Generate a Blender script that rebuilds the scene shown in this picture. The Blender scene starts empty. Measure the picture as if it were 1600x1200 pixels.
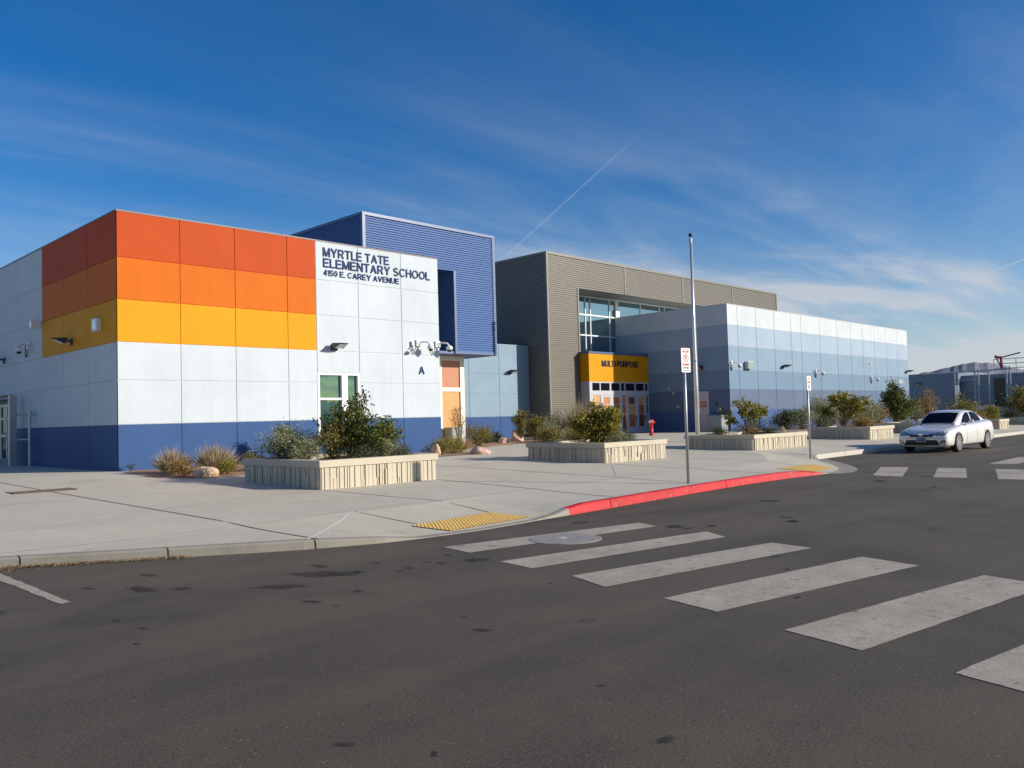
import bpy, bmesh, math, random
import numpy as np
from mathutils import Vector, Matrix
from mathutils.bvhtree import BVHTree
R_ = math.radians
random.seed(7); rng = np.random.default_rng(7)
S = bpy.context.scene
COL = S.collection

# ------------------------------------------------------------------ camera
cam_d = bpy.data.cameras.new('camera'); cam = bpy.data.objects.new('camera', cam_d); COL.objects.link(cam)
cam_d.sensor_width = 36; cam_d.lens = 29.303; cam_d.clip_start = 0.05; cam_d.clip_end = 20000
Fv = Vector((0.712997, 0.699981, 0.040769)); Rv = Vector((0.701101, -0.712526, -0.027662)); Uv = Vector((-0.009686, -0.048306, 0.998786))
m = Matrix((Rv, Uv, -Fv)).transposed().to_4x4(); m.translation = Vector((0, 0, 1.62)); cam.matrix_world = m
S.camera = cam
S.render.resolution_x = 1024; S.render.resolution_y = 768

# ------------------------------------------------------------------ light
SUN_EL = R_(21.0)
sun_to = Vector((0.536 * math.cos(SUN_EL), -0.844 * math.cos(SUN_EL), math.sin(SUN_EL))).normalized()
sd = bpy.data.lights.new('sun', 'SUN'); sd.energy = 5.0; sd.angle = R_(0.53); sd.color = (1.0, 0.92, 0.80)
sun = bpy.data.objects.new('sun', sd); COL.objects.link(sun)
sun.rotation_euler = sun_to.to_track_quat('Z', 'Y').to_euler(); sun.location = (20, -30, 30)
S.view_settings.view_transform = 'Standard'; S.view_settings.look = 'None'; S.view_settings.gamma = 1
S.view_settings.exposure = 0.22

W = bpy.data.worlds.new('World'); S.world = W; W.use_nodes = True
nt = W.node_tree; N = nt.nodes; L = nt.links; N.clear()
def nd(tree, typ, **k):
    n = tree.nodes.new(typ)
    for a, b in k.items(): setattr(n, a, b)
    return n
def mth(tree, op, a, b=None, c=None, clamp=False):
    n = tree.nodes.new('ShaderNodeMath'); n.operation = op; n.use_clamp = clamp
    for i, v in enumerate((a, b, c)):
        if v is None: continue
        if isinstance(v, (int, float)): n.inputs[i].default_value = v
        else: tree.links.new(v, n.inputs[i])
    return n.outputs[0]
def vmth(tree, op, a, b=None):
    n = tree.nodes.new('ShaderNodeVectorMath'); n.operation = op
    for i, v in enumerate((a, b)):
        if v is None: continue
        if isinstance(v, (tuple, list)): n.inputs[i].default_value = v
        else: tree.links.new(v, n.inputs[i])
    return n
def sstep(tree, v, lo, hi, tlo=0.0, thi=1.0):
    n = tree.nodes.new('ShaderNodeMapRange'); n.interpolation_type = 'SMOOTHSTEP'
    tree.links.new(v, n.inputs[0])
    for i, x in enumerate((lo, hi, tlo, thi)): n.inputs[i + 1].default_value = x
    return n.outputs[0]
sky = nd(nt, 'ShaderNodeTexSky', sky_type='NISHITA', sun_disc=False)
sky.sun_elevation = SUN_EL; sky.sun_rotation = math.atan2(sun_to.x, sun_to.y); sky.altitude = 600
sky.air_density = 1.0; sky.dust_density = 0.6; sky.ozone_density = 3.0
tc = nd(nt, 'ShaderNodeTexCoord')
dirv = vmth(nt, 'NORMALIZE', tc.outputs['Generated']).outputs[0]
sp = nd(nt, 'ShaderNodeSeparateXYZ'); L.new(dirv, sp.inputs[0])
zc = mth(nt, 'MAXIMUM', mth(nt, 'ADD', sp.outputs[2], 0.06), 0.02)
cx = mth(nt, 'DIVIDE', sp.outputs[0], zc); cy = mth(nt, 'DIVIDE', sp.outputs[1], zc)
cb = nd(nt, 'ShaderNodeCombineXYZ'); L.new(cx, cb.inputs[0]); L.new(cy, cb.inputs[1])
def cloud(rot, scl, nscale, detail, rough, lo, hi, off=(0, 0, 0), dist=0.6):
    mp = nd(nt, 'ShaderNodeMapping'); mp.inputs['Rotation'].default_value = (0, 0, R_(rot)); mp.inputs['Scale'].default_value = scl
    mp.inputs['Location'].default_value = off
    L.new(cb.outputs[0], mp.inputs[0])
    no = nd(nt, 'ShaderNodeTexNoise'); no.inputs['Scale'].default_value = nscale; no.inputs['Detail'].default_value = detail
    no.inputs['Roughness'].default_value = rough; no.inputs['Distortion'].default_value = dist
    L.new(mp.outputs[0], no.inputs['Vector'])
    return sstep(nt, no.outputs[0], lo, hi)
c1 = cloud(-28, (0.4, 1.1, 1), 0.8, 7, 0.58, 0.38, 0.74, (3.1, 1.7, 0))
c2 = cloud(-36, (0.22, 1.3, 1), 1.3, 7, 0.6, 0.36, 0.90, (9.3, 4.2, 0), 1.2)
c3 = cloud(-20, (0.4, 0.8, 1), 0.35, 4, 0.5, 0.38, 0.68, (1.3, 7.7, 0))
low = sstep(nt, sp.outputs[2], 0.46, 0.06)
vlow = sstep(nt, sp.outputs[2], 0.27, -0.03)
right = sstep(nt, sp.outputs[1], 0.9, 0.15)
cl = mth(nt, 'MULTIPLY', mth(nt, 'ADD', mth(nt, 'MULTIPLY', c1, 0.85), mth(nt, 'MULTIPLY', c2, 0.34)), mth(nt, 'ADD', mth(nt, 'MULTIPLY', c3, 1.1), 0.16))
cl = mth(nt, 'MULTIPLY', cl, mth(nt, 'ADD', mth(nt, 'MULTIPLY', low, mth(nt, 'ADD', mth(nt, 'MULTIPLY', right, 0.55), 0.75)), 0.22))
cl = mth(nt, 'ADD', cl, mth(nt, 'MULTIPLY', vlow, mth(nt, 'ADD', mth(nt, 'MULTIPLY', c1, 0.32), 0.36)))
# thin contrails: bands along two great circles
def trail(d1, d2, w, gain, ext0, ext1):
    a = Vector(d1).normalized(); b = Vector(d2).normalized(); n = a.cross(b).normalized(); t = (b - a * a.dot(b)).normalized(); ang = math.acos(a.dot(b))
    dn = mth(nt, 'ABSOLUTE', vmth(nt, 'DOT_PRODUCT', dirv, tuple(n)).outputs['Value'])
    da = vmth(nt, 'DOT_PRODUCT', dirv, tuple(t)).outputs['Value']
    band = sstep(nt, dn, w, w * 0.15)
    g = mth(nt, 'MULTIPLY', sstep(nt, da, -ext0, 0.02 - ext0 + 0.02), sstep(nt, da, math.sin(ang) + ext1, math.sin(ang) * 0.5))
    return mth(nt, 'MULTIPLY', mth(nt, 'MULTIPLY', band, g), gain)
tr1 = trail((0.6957, 0.6932, 0.1885), (0.7776, 0.5388, 0.3241), 0.0017, 0.15, 0.01, 0.03)
tr2 = trail((0.9577, 0.2552, 0.1329), (0.9673, 0.2046, 0.1502), 0.0013, 0.3, 0.0, 0.2)
cl = mth(nt, 'ADD', cl, mth(nt, 'ADD', tr1, tr2)); cl = mth(nt, 'MINIMUM', cl, 0.85)
mx = nd(nt, 'ShaderNodeMix', data_type='RGBA'); hs = nd(nt, 'ShaderNodeHueSaturation'); hs.inputs['Saturation'].default_value = 1.38; hs.inputs['Hue'].default_value = 0.508; L.new(sky.outputs[0], hs.inputs['Color'])
L.new(cl, mx.inputs[0]); L.new(hs.outputs[0], mx.inputs[6]); mx.inputs[7].default_value = (4.7, 5.0, 5.5, 1)
bg = nd(nt, 'ShaderNodeBackground'); bg.inputs[1].default_value = 0.105
L.new(mx.outputs[2], bg.inputs[0])
wo = nd(nt, 'ShaderNodeOutputWorld'); L.new(bg.outputs[0], wo.inputs[0])

# ------------------------------------------------------------------ helpers
def tag(o, label=None, cat=None, group=None, kind=None):
    if label: o['label'] = label
    if cat: o['category'] = cat
    if group: o['group'] = group
    if kind: o['kind'] = kind
    return o
def empty(name, loc=(0, 0, 0), label=None, cat=None, group=None, rz=0):
    o = bpy.data.objects.new(name, None); COL.objects.link(o); o.location = loc; o.rotation_euler = (0, 0, rz); o.empty_display_size = 0.2
    return tag(o, label, cat, group)
class MB:
    def __init__(s): s.v = []; s.f = []; s.m = []
    def poly(s, pts, m=0):
        b = len(s.v); s.v += [tuple(p) for p in pts]; s.f.append(tuple(range(b, b + len(pts)))); s.m.append(m)
    def hexa(s, c, m=0, skip=()):
        # c: 8 corners, bottom 0-3 ccw, top 4-7
        b = len(s.v); s.v += [tuple(p) for p in c]
        for k, q in enumerate(((0, 3, 2, 1), (4, 5, 6, 7), (0, 1, 5, 4), (1, 2, 6, 5), (2, 3, 7, 6), (3, 0, 4, 7))):
            if k in skip: continue
            s.f.append(tuple(b + i for i in q)); s.m.append(m)
    def box(s, x0, x1, y0, y1, z0, z1, m=0, skip=()):
        s.hexa([(x0, y0, z0), (x1, y0, z0), (x1, y1, z0), (x0, y1, z0), (x0, y0, z1), (x1, y0, z1), (x1, y1, z1), (x0, y1, z1)], m, skip)
    def tube(s, pts, rad, n=10, m=0, cap=True):
        P = [Vector(p) for p in pts]; rr = rad if isinstance(rad, (list, tuple)) else [rad] * len(P)
        base = len(s.v); up = None
        for i, p in enumerate(P):
            t = (P[min(i + 1, len(P) - 1)] - P[max(i - 1, 0)]).normalized()
            a = Vector((0, 0, 1)) if abs(t.z) < 0.9 else Vector((1, 0, 0))
            if up is not None: a = up
            u = (a - t * a.dot(t)).normalized(); up = u; w = t.cross(u)
            for k in range(n):
                an = 2 * math.pi * k / n; s.v.append(tuple(p + (u * math.cos(an) + w * math.sin(an)) * rr[i]))
        for i in range(len(P) - 1):
            for k in range(n):
                a = base + i * n + k; b = base + i * n + (k + 1) % n
                s.f.append((a, b, b + n, a + n)); s.m.append(m)
        if cap:
            s.f.append(tuple(base + k for k in reversed(range(n)))); s.m.append(m)
            s.f.append(tuple(base + (len(P) - 1) * n + k for k in range(n))); s.m.append(m)
    def lathe(s, prof, c=(0, 0, 0), n=20, m=0, axis='z'):
        base = len(s.v)
        for (r, h) in prof:
            for k in range(n):
                a = 2 * math.pi * k / n; x, y, z = r * math.cos(a), r * math.sin(a), h
                if axis == 'y': x, y, z = x, z, y
                if axis == 'x': x, y, z = z, x, y
                s.v.append((c[0] + x, c[1] + y, c[2] + z))
        for i in range(len(prof) - 1):
            for k in range(n):
                a = base + i * n + k; b = base + i * n + (k + 1) % n
                s.f.append((a, b, b + n, a + n)); s.m.append(m)
        s.f.append(tuple(base + k for k in reversed(range(n)))); s.m.append(m)
        s.f.append(tuple(base + (len(prof) - 1) * n + k for k in range(n))); s.m.append(m)
    def build(s, name, mats, parent=None, smooth=False, off=None):
        if not isinstance(mats, (list, tuple)): mats = [mats]
        me = bpy.data.meshes.new(name)
        v = s.v
        if off: v = [(a - off[0], b - off[1], c - off[2]) for a, b, c in v]
        me.from_pydata(v, [], s.f)
        for mm in mats: me.materials.append(mm)
        me.polygons.foreach_set('material_index', s.m)
        if smooth: me.polygons.foreach_set('use_smooth', [True] * len(s.f))
        me.update()
        o = bpy.data.objects.new(name, me); COL.objects.link(o)
        if parent: o.parent = parent
        return o
def in_world(o, parent):   # the mesh is in world coordinates, its parent an unrotated empty
    o.parent = parent; o.location = -parent.location if parent.rotation_euler.z == 0 else o.location
    return o

def mat(name, col, rough=0.7, var=0.0, vscale=3.0, bump=0.0, bscale=60.0, metal=0.0, spec=0.5, dirt=0.0):
    M = bpy.data.materials.new(name); M.use_nodes = True; t = M.node_tree; b = t.nodes['Principled BSDF']
    b.inputs['Roughness'].default_value = rough; b.inputs['Metallic'].default_value = metal
    b.inputs['Specular IOR Level'].default_value = spec
    b.inputs['Base Color'].default_value = (*col, 1)
    if var or bump:
        g = t.nodes.new('ShaderNodeNewGeometry')
    if var:
        n = t.nodes.new('ShaderNodeTexNoise'); n.inputs['Scale'].default_value = vscale; n.inputs['Detail'].default_value = 7; n.inputs['Roughness'].default_value = 0.62
        t.links.new(g.outputs['Position'], n.inputs['Vector'])
        r = t.nodes.new('ShaderNodeMapRange'); r.inputs[1].default_value = 0.3; r.inputs[2].default_value = 0.7; r.inputs[3].default_value = 1 - var; r.inputs[4].default_value = 1 + var
        t.links.new(n.outputs[0], r.inputs[0])
        v = t.nodes.new('ShaderNodeVectorMath'); v.operation = 'SCALE'; v.inputs[0].default_value = col; t.links.new(r.outputs[0], v.inputs['Scale'])
        t.links.new(v.outputs[0], b.inputs['Base Color'])
    if bump:
        n2 = t.nodes.new('ShaderNodeTexNoise'); n2.inputs['Scale'].default_value = bscale; n2.inputs['Detail'].default_value = 4
        t.links.new(g.outputs['Position'], n2.inputs['Vector'])
        bp = t.nodes.new('ShaderNodeBump'); bp.inputs['Strength'].default_value = bump; bp.inputs['Distance'].default_value = 0.01
        t.links.new(n2.outputs[0], bp.inputs['Height']); t.links.new(bp.outputs[0], b.inputs['Normal'])
    return M
def paint(name, col, rough=0.62):
    # exterior wall paint: faint mottling, faint vertical weather streaks, plaster grain
    M = mat(name, col, rough, 0.06, 0.7, 0.25, 45.0, spec=0.15); t = M.node_tree; b = t.nodes['Principled BSDF']
    g = t.nodes.new('ShaderNodeNewGeometry'); mp = t.nodes.new('ShaderNodeMapping'); mp.inputs['Scale'].default_value = (5, 5, 0.25); t.links.new(g.outputs['Position'], mp.inputs[0])
    n = t.nodes.new('ShaderNodeTexNoise'); n.inputs['Scale'].default_value = 1.4; n.inputs['Detail'].default_value = 5; t.links.new(mp.outputs[0], n.inputs['Vector'])
    r = t.nodes.new('ShaderNodeMapRange'); r.inputs[1].default_value = 0.35; r.inputs[2].default_value = 0.75; r.inputs[3].default_value = 1.01; r.inputs[4].default_value = 0.965; t.links.new(n.outputs[0], r.inputs[0])
    src = b.inputs['Base Color'].links[0].from_socket
    v = t.nodes.new('ShaderNodeVectorMath'); v.operation = 'SCALE'; t.links.new(src, v.inputs[0]); t.links.new(r.outputs[0], v.inputs['Scale']); t.links.new(v.outputs[0], b.inputs['Base Color'])
    return M
def sr(r, g, b):
    f = lambda c: (c / 255 / 12.92) if c <= 10 else ((c / 255 + 0.055) / 1.055) ** 2.4
    return (f(r), f(g), f(b))

BZ = 0.47
def gz(y): return 0.15 + (min(max(y, 9.2), 23.5) - 9.2) * (0.32 / 14.3)

# paints (base colours of the surfaces)
P_WHITE = paint('paint_pale_grey', (0.495, 0.55, 0.585))
P_RED = paint('paint_red_orange', (0.44, 0.058, 0.005))
P_OR = paint('paint_orange', (0.54, 0.120, 0.002))
P_YEL = paint('paint_amber', (0.63, 0.270, 0.003))
P_BLUE = paint('paint_blue_base', (0.036, 0.085, 0.215))
P_LB = paint('paint_light_blue', (0.225, 0.315, 0.39))
B1 = paint('paint_periwinkle', (0.062, 0.115, 0.25))
B2 = paint('paint_slate_lavender', (0.115, 0.155, 0.235))
B3 = paint('paint_blue_grey', (0.165, 0.245, 0.335))
B4 = paint('paint_pale_blue', (0.225, 0.315, 0.40))
B5 = paint('paint_ice_lavender', (0.33, 0.41, 0.50))
B6 = paint('paint_off_white', (0.53, 0.58, 0.60))
P_DGREY = paint('paint_yard_grey', (0.16, 0.21, 0.27))
M_BMETAL = mat('blue_metal_siding', (0.050, 0.122, 0.31), 0.55, 0.03, 0.7, spec=0.3)
M_BTRIM = mat('blue_metal_trim', (0.052, 0.10, 0.22), 0.4)
M_GMETAL = mat('bronze_metal_siding', (0.155, 0.14, 0.115), 0.42, 0.04, 0.6, spec=0.5)
M_GTRIM = mat('bronze_metal_trim', (0.19, 0.175, 0.145), 0.4)
M_SOFF = mat('soffit_panel', (0.22, 0.20, 0.17), 0.6, 0.04)
M_FRAME = mat('white_window_frame', (0.74, 0.75, 0.76), 0.4, 0.02, 2)
M_CREAM = mat('cream_window_frame', (0.70, 0.68, 0.58), 0.45, 0.02, 2)
M_DOORW = mat('pale_door_metal', (0.44, 0.45, 0.47), 0.45, 0.03, 2)
M_LETTER = mat('blue_metal_letters', (0.010, 0.034, 0.135), 0.6, spec=0.2)
M_LETTERD = mat('navy_metal_letters', (0.012, 0.015, 0.045), 0.4)
M_ROOF = mat('roof_membrane', (0.45, 0.44, 0.42), 0.8, 0.08, 0.5)
M_STEEL = mat('galvanised_steel', (0.42, 0.43, 0.44), 0.45, 0.10, 6, metal=0.6)
M_ALU = mat('satin_aluminium', (0.66, 0.66, 0.66), 0.34, 0.03, 4, metal=0.7)
M_DARKM = mat('dark_bronze_metal', (0.035, 0.035, 0.038), 0.45)
M_CABG = mat('cabinet_grey_green', (0.24, 0.29, 0.29), 0.5, 0.05, 3)
M_WHITEP = mat('white_plastic', (0.70, 0.70, 0.68), 0.4)
M_BLACK = mat('black_plastic', (0.012, 0.012, 0.014), 0.5)
M_RED = mat('red_enamel', (0.50, 0.02, 0.03), 0.35, 0.05, 8)
M_SIGNW = mat('sign_white_sheeting', (0.78, 0.77, 0.74), 0.4)
M_SIGNR = mat('sign_red_ink', (0.55, 0.03, 0.03), 0.5)
M_SIGNK = mat('sign_black_ink', (0.02, 0.02, 0.02), 0.5)
def glass(name, tint, refl=0.35, body=(0.01, 0.02, 0.025)):
    M = bpy.data.materials.new(name); M.use_nodes = True; t = M.node_tree; b = t.nodes['Principled BSDF']
    b.inputs['Base Color'].default_value = (*body, 1); b.inputs['Roughness'].default_value = 0.4; b.inputs['Specular IOR Level'].default_value = 0.0
    gl = t.nodes.new('ShaderNodeBsdfGlossy'); gl.inputs['Color'].default_value = (*tint, 1); gl.inputs['Roughness'].default_value = 0.015
    fr = t.nodes.new('ShaderNodeFresnel'); fr.inputs[0].default_value = 1.5
    mx = t.nodes.new('ShaderNodeMixShader'); ad = t.nodes.new('ShaderNodeMath'); ad.operation = 'ADD'; ad.use_clamp = True; ad.inputs[1].default_value = refl
    fr.inputs[0].default_value = 1.28 if 'car' in name else 1.5
    t.links.new(fr.outputs[0], ad.inputs[0]); t.links.new(ad.outputs[0], mx.inputs[0]); t.links.new(b.outputs[0], mx.inputs[1]); t.links.new(gl.outputs[0], mx.inputs[2])
    n = t.nodes.new('ShaderNodeTexNoise'); n.inputs['Scale'].default_value = 0.9; g = t.nodes.new('ShaderNodeNewGeometry'); t.links.new(g.outputs['Position'], n.inputs['Vector'])
    bp = t.nodes.new('ShaderNodeBump'); bp.inputs['Strength'].default_value = 0.05; bp.inputs['Distance'].default_value = 0.05; t.links.new(n.outputs[0], bp.inputs['Height']); t.links.new(bp.outputs[0], gl.inputs['Normal'])
    t.links.new(mx.outputs[0], t.nodes['Material Output'].inputs[0]); return M
G_TEAL = glass('green_tinted_glass', (0.48, 0.78, 0.70), 0.20, (0.02, 0.055, 0.045))
G_BLUE = glass('blue_tinted_glass', (0.62, 0.86, 0.90), 0.42, (0.008, 0.016, 0.02))
G_DARK = glass('dark_glass', (0.5, 0.55, 0.6), 0.04, (0.008, 0.009, 0.014))
G_CAR = glass('car_glass', (0.22, 0.27, 0.40), 0.0, (0.008, 0.009, 0.012))

# ------------------------------------------------------------------ ground
def ramp_color(t, src, stops):
    r = t.nodes.new('ShaderNodeValToRGB'); e = r.color_ramp.elements
    while len(e) < len(stops): e.new(0.5)
    for k, (p, c) in enumerate(stops): e[k].position = p; e[k].color = (*c, 1)
    t.links.new(src, r.inputs[0]); return r.outputs[0]
def noise(t, vec, scale, detail=6, rough=0.6, dist=0.0):
    n = t.nodes.new('ShaderNodeTexNoise'); n.inputs['Scale'].default_value = scale; n.inputs['Detail'].default_value = detail; n.inputs['Roughness'].default_value = rough; n.inputs['Distortion'].default_value = dist
    t.links.new(vec, n.inputs['Vector']); return n.outputs[0]
def mixc(t, fac, a, b, mode='MIX'):
    n = t.nodes.new('ShaderNodeMix'); n.data_type = 'RGBA'; n.blend_type = mode
    for i, v in ((0, fac), (6, a), (7, b)):
        if isinstance(v, (int, float)): n.inputs[i].default_value = v
        elif isinstance(v, tuple): n.inputs[i].default_value = (*v, 1)
        else: t.links.new(v, n.inputs[i])
    return n.outputs[2]
def asphalt_nodes(M, wear=None):
    t = M.node_tree; b = t.nodes['Principled BSDF']; g = t.nodes.new('ShaderNodeNewGeometry').outputs['Position']
    big = noise(t, g, 0.33, 5, 0.6, 0.8); mid = noise(t, g, 1.1, 6, 0.65); fine = noise(t, g, 55, 5, 0.75); agg = noise(t, g, 170, 2, 0.5)
    c = ramp_color(t, big, [(0.38, (0.042, 0.041, 0.034)), (0.50, (0.082, 0.075, 0.061)), (0.62, (0.128, 0.109, 0.086))])
    c = mixc(t, 0.38, c, ramp_color(t, mid, [(0.34, (0.050, 0.046, 0.038)), (0.66, (0.128, 0.112, 0.090))]))
    c = mixc(t, 0.45, c, ramp_color(t, fine, [(0.38, (0.026, 0.023, 0.020)), (0.62, (0.155, 0.136, 0.110))]))
    for vs_, thr, amt, cc, r1 in ((48, 0.975, 0.75, (0.38, 0.35, 0.30), 0.30), (95, 0.94, 0.6, (0.30, 0.27, 0.22), 0.42), (60, 0.93, 0.7, (0.018, 0.017, 0.016), 0.42), (20, 0.97, 0.6, (0.02, 0.019, 0.018), 0.30)):
        vor = t.nodes.new('ShaderNodeTexVoronoi'); vor.inputs['Scale'].default_value = vs_; t.links.new(g, vor.inputs['Vector'])
        sk = t.nodes.new('ShaderNodeSeparateColor'); t.links.new(vor.outputs['Color'], sk.inputs[0])
        spk = mth(t, 'MULTIPLY', sstep(t, vor.outputs['Distance'], r1, r1 * .6), sstep(t, sk.outputs[0], thr, thr + .01))
        c = mixc(t, mth(t, 'MULTIPLY', spk, amt), c, cc)
    mpl = t.nodes.new('ShaderNodeMapping'); mpl.inputs['Rotation'].default_value = (0, 0, R_(8)); mpl.inputs['Scale'].default_value = (0.09, 1.0, 1); t.links.new(g, mpl.inputs[0])
    ln = noise(t, mpl.outputs[0], 1.1, 5, 0.55); lc = sstep(t, ln, 0.42, 0.62)
    c = mixc(t, mth(t, 'MULTIPLY', lc, 0.28), c, (0.135, 0.120, 0.098))
    # pits, oil drips and tar blots
    v2 = t.nodes.new('ShaderNodeTexVoronoi'); v2.inputs['Scale'].default_value = 0.9; v2.inputs['Randomness'].default_value = 1
    mp = t.nodes.new('ShaderNodeVectorMath'); mp.operation = 'ADD'; wob = t.nodes.new('ShaderNodeTexNoise'); wob.inputs['Scale'].default_value = 5; wob.inputs['Detail'].default_value = 3; t.links.new(g, wob.inputs['Vector'])
    ws = t.nodes.new('ShaderNodeVectorMath'); ws.operation = 'SCALE'; ws.inputs['Scale'].default_value = 0.35; t.links.new(wob.outputs['Color'], ws.inputs[0])
    t.links.new(g, mp.inputs[0]); t.links.new(ws.outputs[0], mp.inputs[1]); t.links.new(mp.outputs[0], v2.inputs['Vector'])
    sc = t.nodes.new('ShaderNodeSeparateColor'); t.links.new(v2.outputs['Color'], sc.inputs[0])
    rad = mth(t, 'MULTIPLY', sstep(t, sc.outputs[0], 0.55, 1.0), 0.15)
    spot = mth(t, 'MULTIPLY', sstep(t, mth(t, 'SUBTRACT', v2.outputs['Distance'], rad), 0.03, -0.05), 0.75)
    c = mixc(t, spot, c, (0.020, 0.019, 0.018))
    stain = sstep(t, noise(t, g, 0.42, 4, 0.55, 1.0), 0.60, 0.74)
    c = mixc(t, mth(t, 'MULTIPLY', stain, 0.45), c, (0.033, 0.031, 0.030))
    if wear:
        w = noise(t, g, 5.5, 8, 0.75); w2 = noise(t, g, 60, 5, 0.75)
        mask = mth(t, 'MULTIPLY', sstep(t, w, 0.30, 0.46), sstep(t, w2, 0.33, 0.48))
        mask = mth(t, 'ADD', mth(t, 'MULTIPLY', mask, 0.80), 0.10)
        pc = mixc(t, 0.6, ramp_color(t, mid, [(0.3, (wear[0] * .75, wear[1] * .75, wear[2] * .74)), (0.7, wear)]), ramp_color(t, noise(t, g, 2.3, 6, 0.7), [(0.35, (wear[0] * .62, wear[1] * .61, wear[2] * .60)), (0.65, wear)]))
        c = mixc(t, mask, c, pc)
    c = mixc(t, 1.0, c, (0.96, 0.90, 0.81), 'MULTIPLY')
    t.links.new(c, b.inputs['Base Color'])
    b.inputs['Roughness'].default_value = 0.86; b.inputs['Specular IOR Level'].default_value = 0.35
    h = mth(t, 'ADD', mth(t, 'MULTIPLY', fine, 0.25), mth(t, 'MULTIPLY', agg, 0.9))
    bp = t.nodes.new('ShaderNodeBump'); bp.inputs['Strength'].default_value = 0.45; bp.inputs['Distance'].default_value = 0.004
    t.links.new(h, bp.inputs['Height']); t.links.new(bp.outputs[0], b.inputs['Normal'])
def newmat(name):
    M = bpy.data.materials.new(name); M.use_nodes = True; return M
M_ASPH = newmat('asphalt'); asphalt_nodes(M_ASPH)
M_STRIPE = newmat('worn_white_road_paint'); asphalt_nodes(M_STRIPE, (0.54, 0.52, 0.47))
def concrete(name, base, stain=0.35, joints=False):
    M = newmat(name); t = M.node_tree; b = t.nodes['Principled BSDF']; g = t.nodes.new('ShaderNodeNewGeometry').outputs['Position']
    a = noise(t, g, 0.35, 5, 0.6, 0.5); m_ = noise(t, g, 2.2, 7, 0.68); f = noise(t, g, 40, 5, 0.7)
    k = lambda s: tuple(x * s for x in base)
    c = ramp_color(t, a, [(0.3, k(0.86)), (0.7, k(1.08))])
    c = mixc(t, 0.5, c, ramp_color(t, m_, [(0.3, k(0.82)), (0.7, k(1.10))]))
    c = mixc(t, 0.3, c, ramp_color(t, f, [(0.35, k(0.72)), (0.65, k(1.15))]))
    # long soft scrub marks and drips
    mp = t.nodes.new('ShaderNodeMapping'); mp.inputs['Rotation'].default_value = (0, 0, R_(24)); mp.inputs['Scale'].default_value = (0.12, 1.0, 1); t.links.new(g, mp.inputs[0])
    s1 = sstep(t, noise(t, mp.outputs[0], 1.7, 6, 0.6), 0.54, 0.72)
    c = mixc(t, mth(t, 'MULTIPLY', s1, stain), c, k(0.72))
    v2 = t.nodes.new('ShaderNodeTexVoronoi'); v2.inputs['Scale'].default_value = 1.6; t.links.new(g, v2.inputs['Vector'])
    sc = t.nodes.new('ShaderNodeSeparateColor'); t.links.new(v2.outputs['Color'], sc.inputs[0])
    sp_ = mth(t, 'MULTIPLY', sstep(t, mth(t, 'SUBTRACT', v2.outputs['Distance'], mth(t, 'MULTIPLY', sc.outputs[1], 0.05)), 0.03, 0.0), sstep(t, sc.outputs[0], 0.55, 0.6))
    c = mixc(t, mth(t, 'MULTIPLY', sp_, 0.5), c, k(0.45))
    blot = sstep(t, noise(t, g, 0.75, 5, 0.62, 1.4), 0.56, 0.70)
    c = mixc(t, mth(t, 'MULTIPLY', blot, 0.42), c, k(0.66))
    v3 = t.nodes.new('ShaderNodeTexVoronoi'); v3.inputs['Scale'].default_value = 3.4; t.links.new(g, v3.inputs['Vector'])
    s3 = t.nodes.new('ShaderNodeSeparateColor'); t.links.new(v3.outputs['Color'], s3.inputs[0])
    gum = mth(t, 'MULTIPLY', sstep(t, v3.outputs['Distance'], 0.10, 0.05), sstep(t, s3.outputs[0], 0.80, 0.82))
    c = mixc(t, mth(t, 'MULTIPLY', gum, 0.6), c, k(0.30))
    t.links.new(c, b.inputs['Base Color']); b.inputs['Roughness'].default_value = 0.8; b.inputs['Specular IOR Level'].default_value = 0.3
    bp = t.nodes.new('ShaderNodeBump'); bp.inputs['Strength'].default_value = 0.35; bp.inputs['Distance'].default_value = 0.004
    t.links.new(f, bp.inputs['Height']); t.links.new(bp.outputs[0], b.inputs['Normal']); return M
M_CONC = concrete('pavement_concrete', (0.56, 0.51, 0.405))
M_KERB = concrete('kerb_concrete', (0.31, 0.285, 0.235), 0.8)
M_KERBW = concrete('pale_kerb_concrete', (0.52, 0.49, 0.42), 0.2)
M_PLANTER = concrete('planter_concrete', (0.52, 0.465, 0.355), 0.25)
M_KERBR = mat('red_kerb_paint', (0.50, 0.010, 0.012), 0.55, 0.25, 3, 0.5, 50)
t_ = M_KERBR.node_tree; b_ = t_.nodes['Principled BSDF']; g_ = t_.nodes.new('ShaderNodeNewGeometry').outputs['Position']
ch = mth(t_, 'MULTIPLY', sstep(t_, noise(t_, g_, 9, 8, 0.75), 0.58, 0.62), sstep(t_, noise(t_, g_, 1.6, 3, 0.6), 0.42, 0.55))
t_.links.new(mixc(t_, ch, b_.inputs['Base Color'].links[0].from_socket, (0.26, 0.19, 0.16)), b_.inputs['Base Color'])
M_JOINT = mat('dark_joint', (0.12, 0.112, 0.098), 0.9)
M_JOINTL = mat('pale_joint', (0.62, 0.60, 0.55), 0.85)
M_TACT = mat('yellow_tactile', (0.66, 0.43, 0.12), 0.7, 0.12, 6)
M_TAR = mat('tar_seam', (0.018, 0.017, 0.016), 0.6, 0.2, 10)
M_SOIL = mat('planter_mulch', (0.20, 0.13, 0.085), 0.95, 0.4, 9, 1.0, 60)
M_GRAV = mat('bed_gravel', (0.33, 0.20, 0.13), 0.95, 0.35, 14, 1.0, 70)
M_DESERT = mat('desert_ground', (0.36, 0.29, 0.22), 0.95, 0.2, 0.02)

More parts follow.
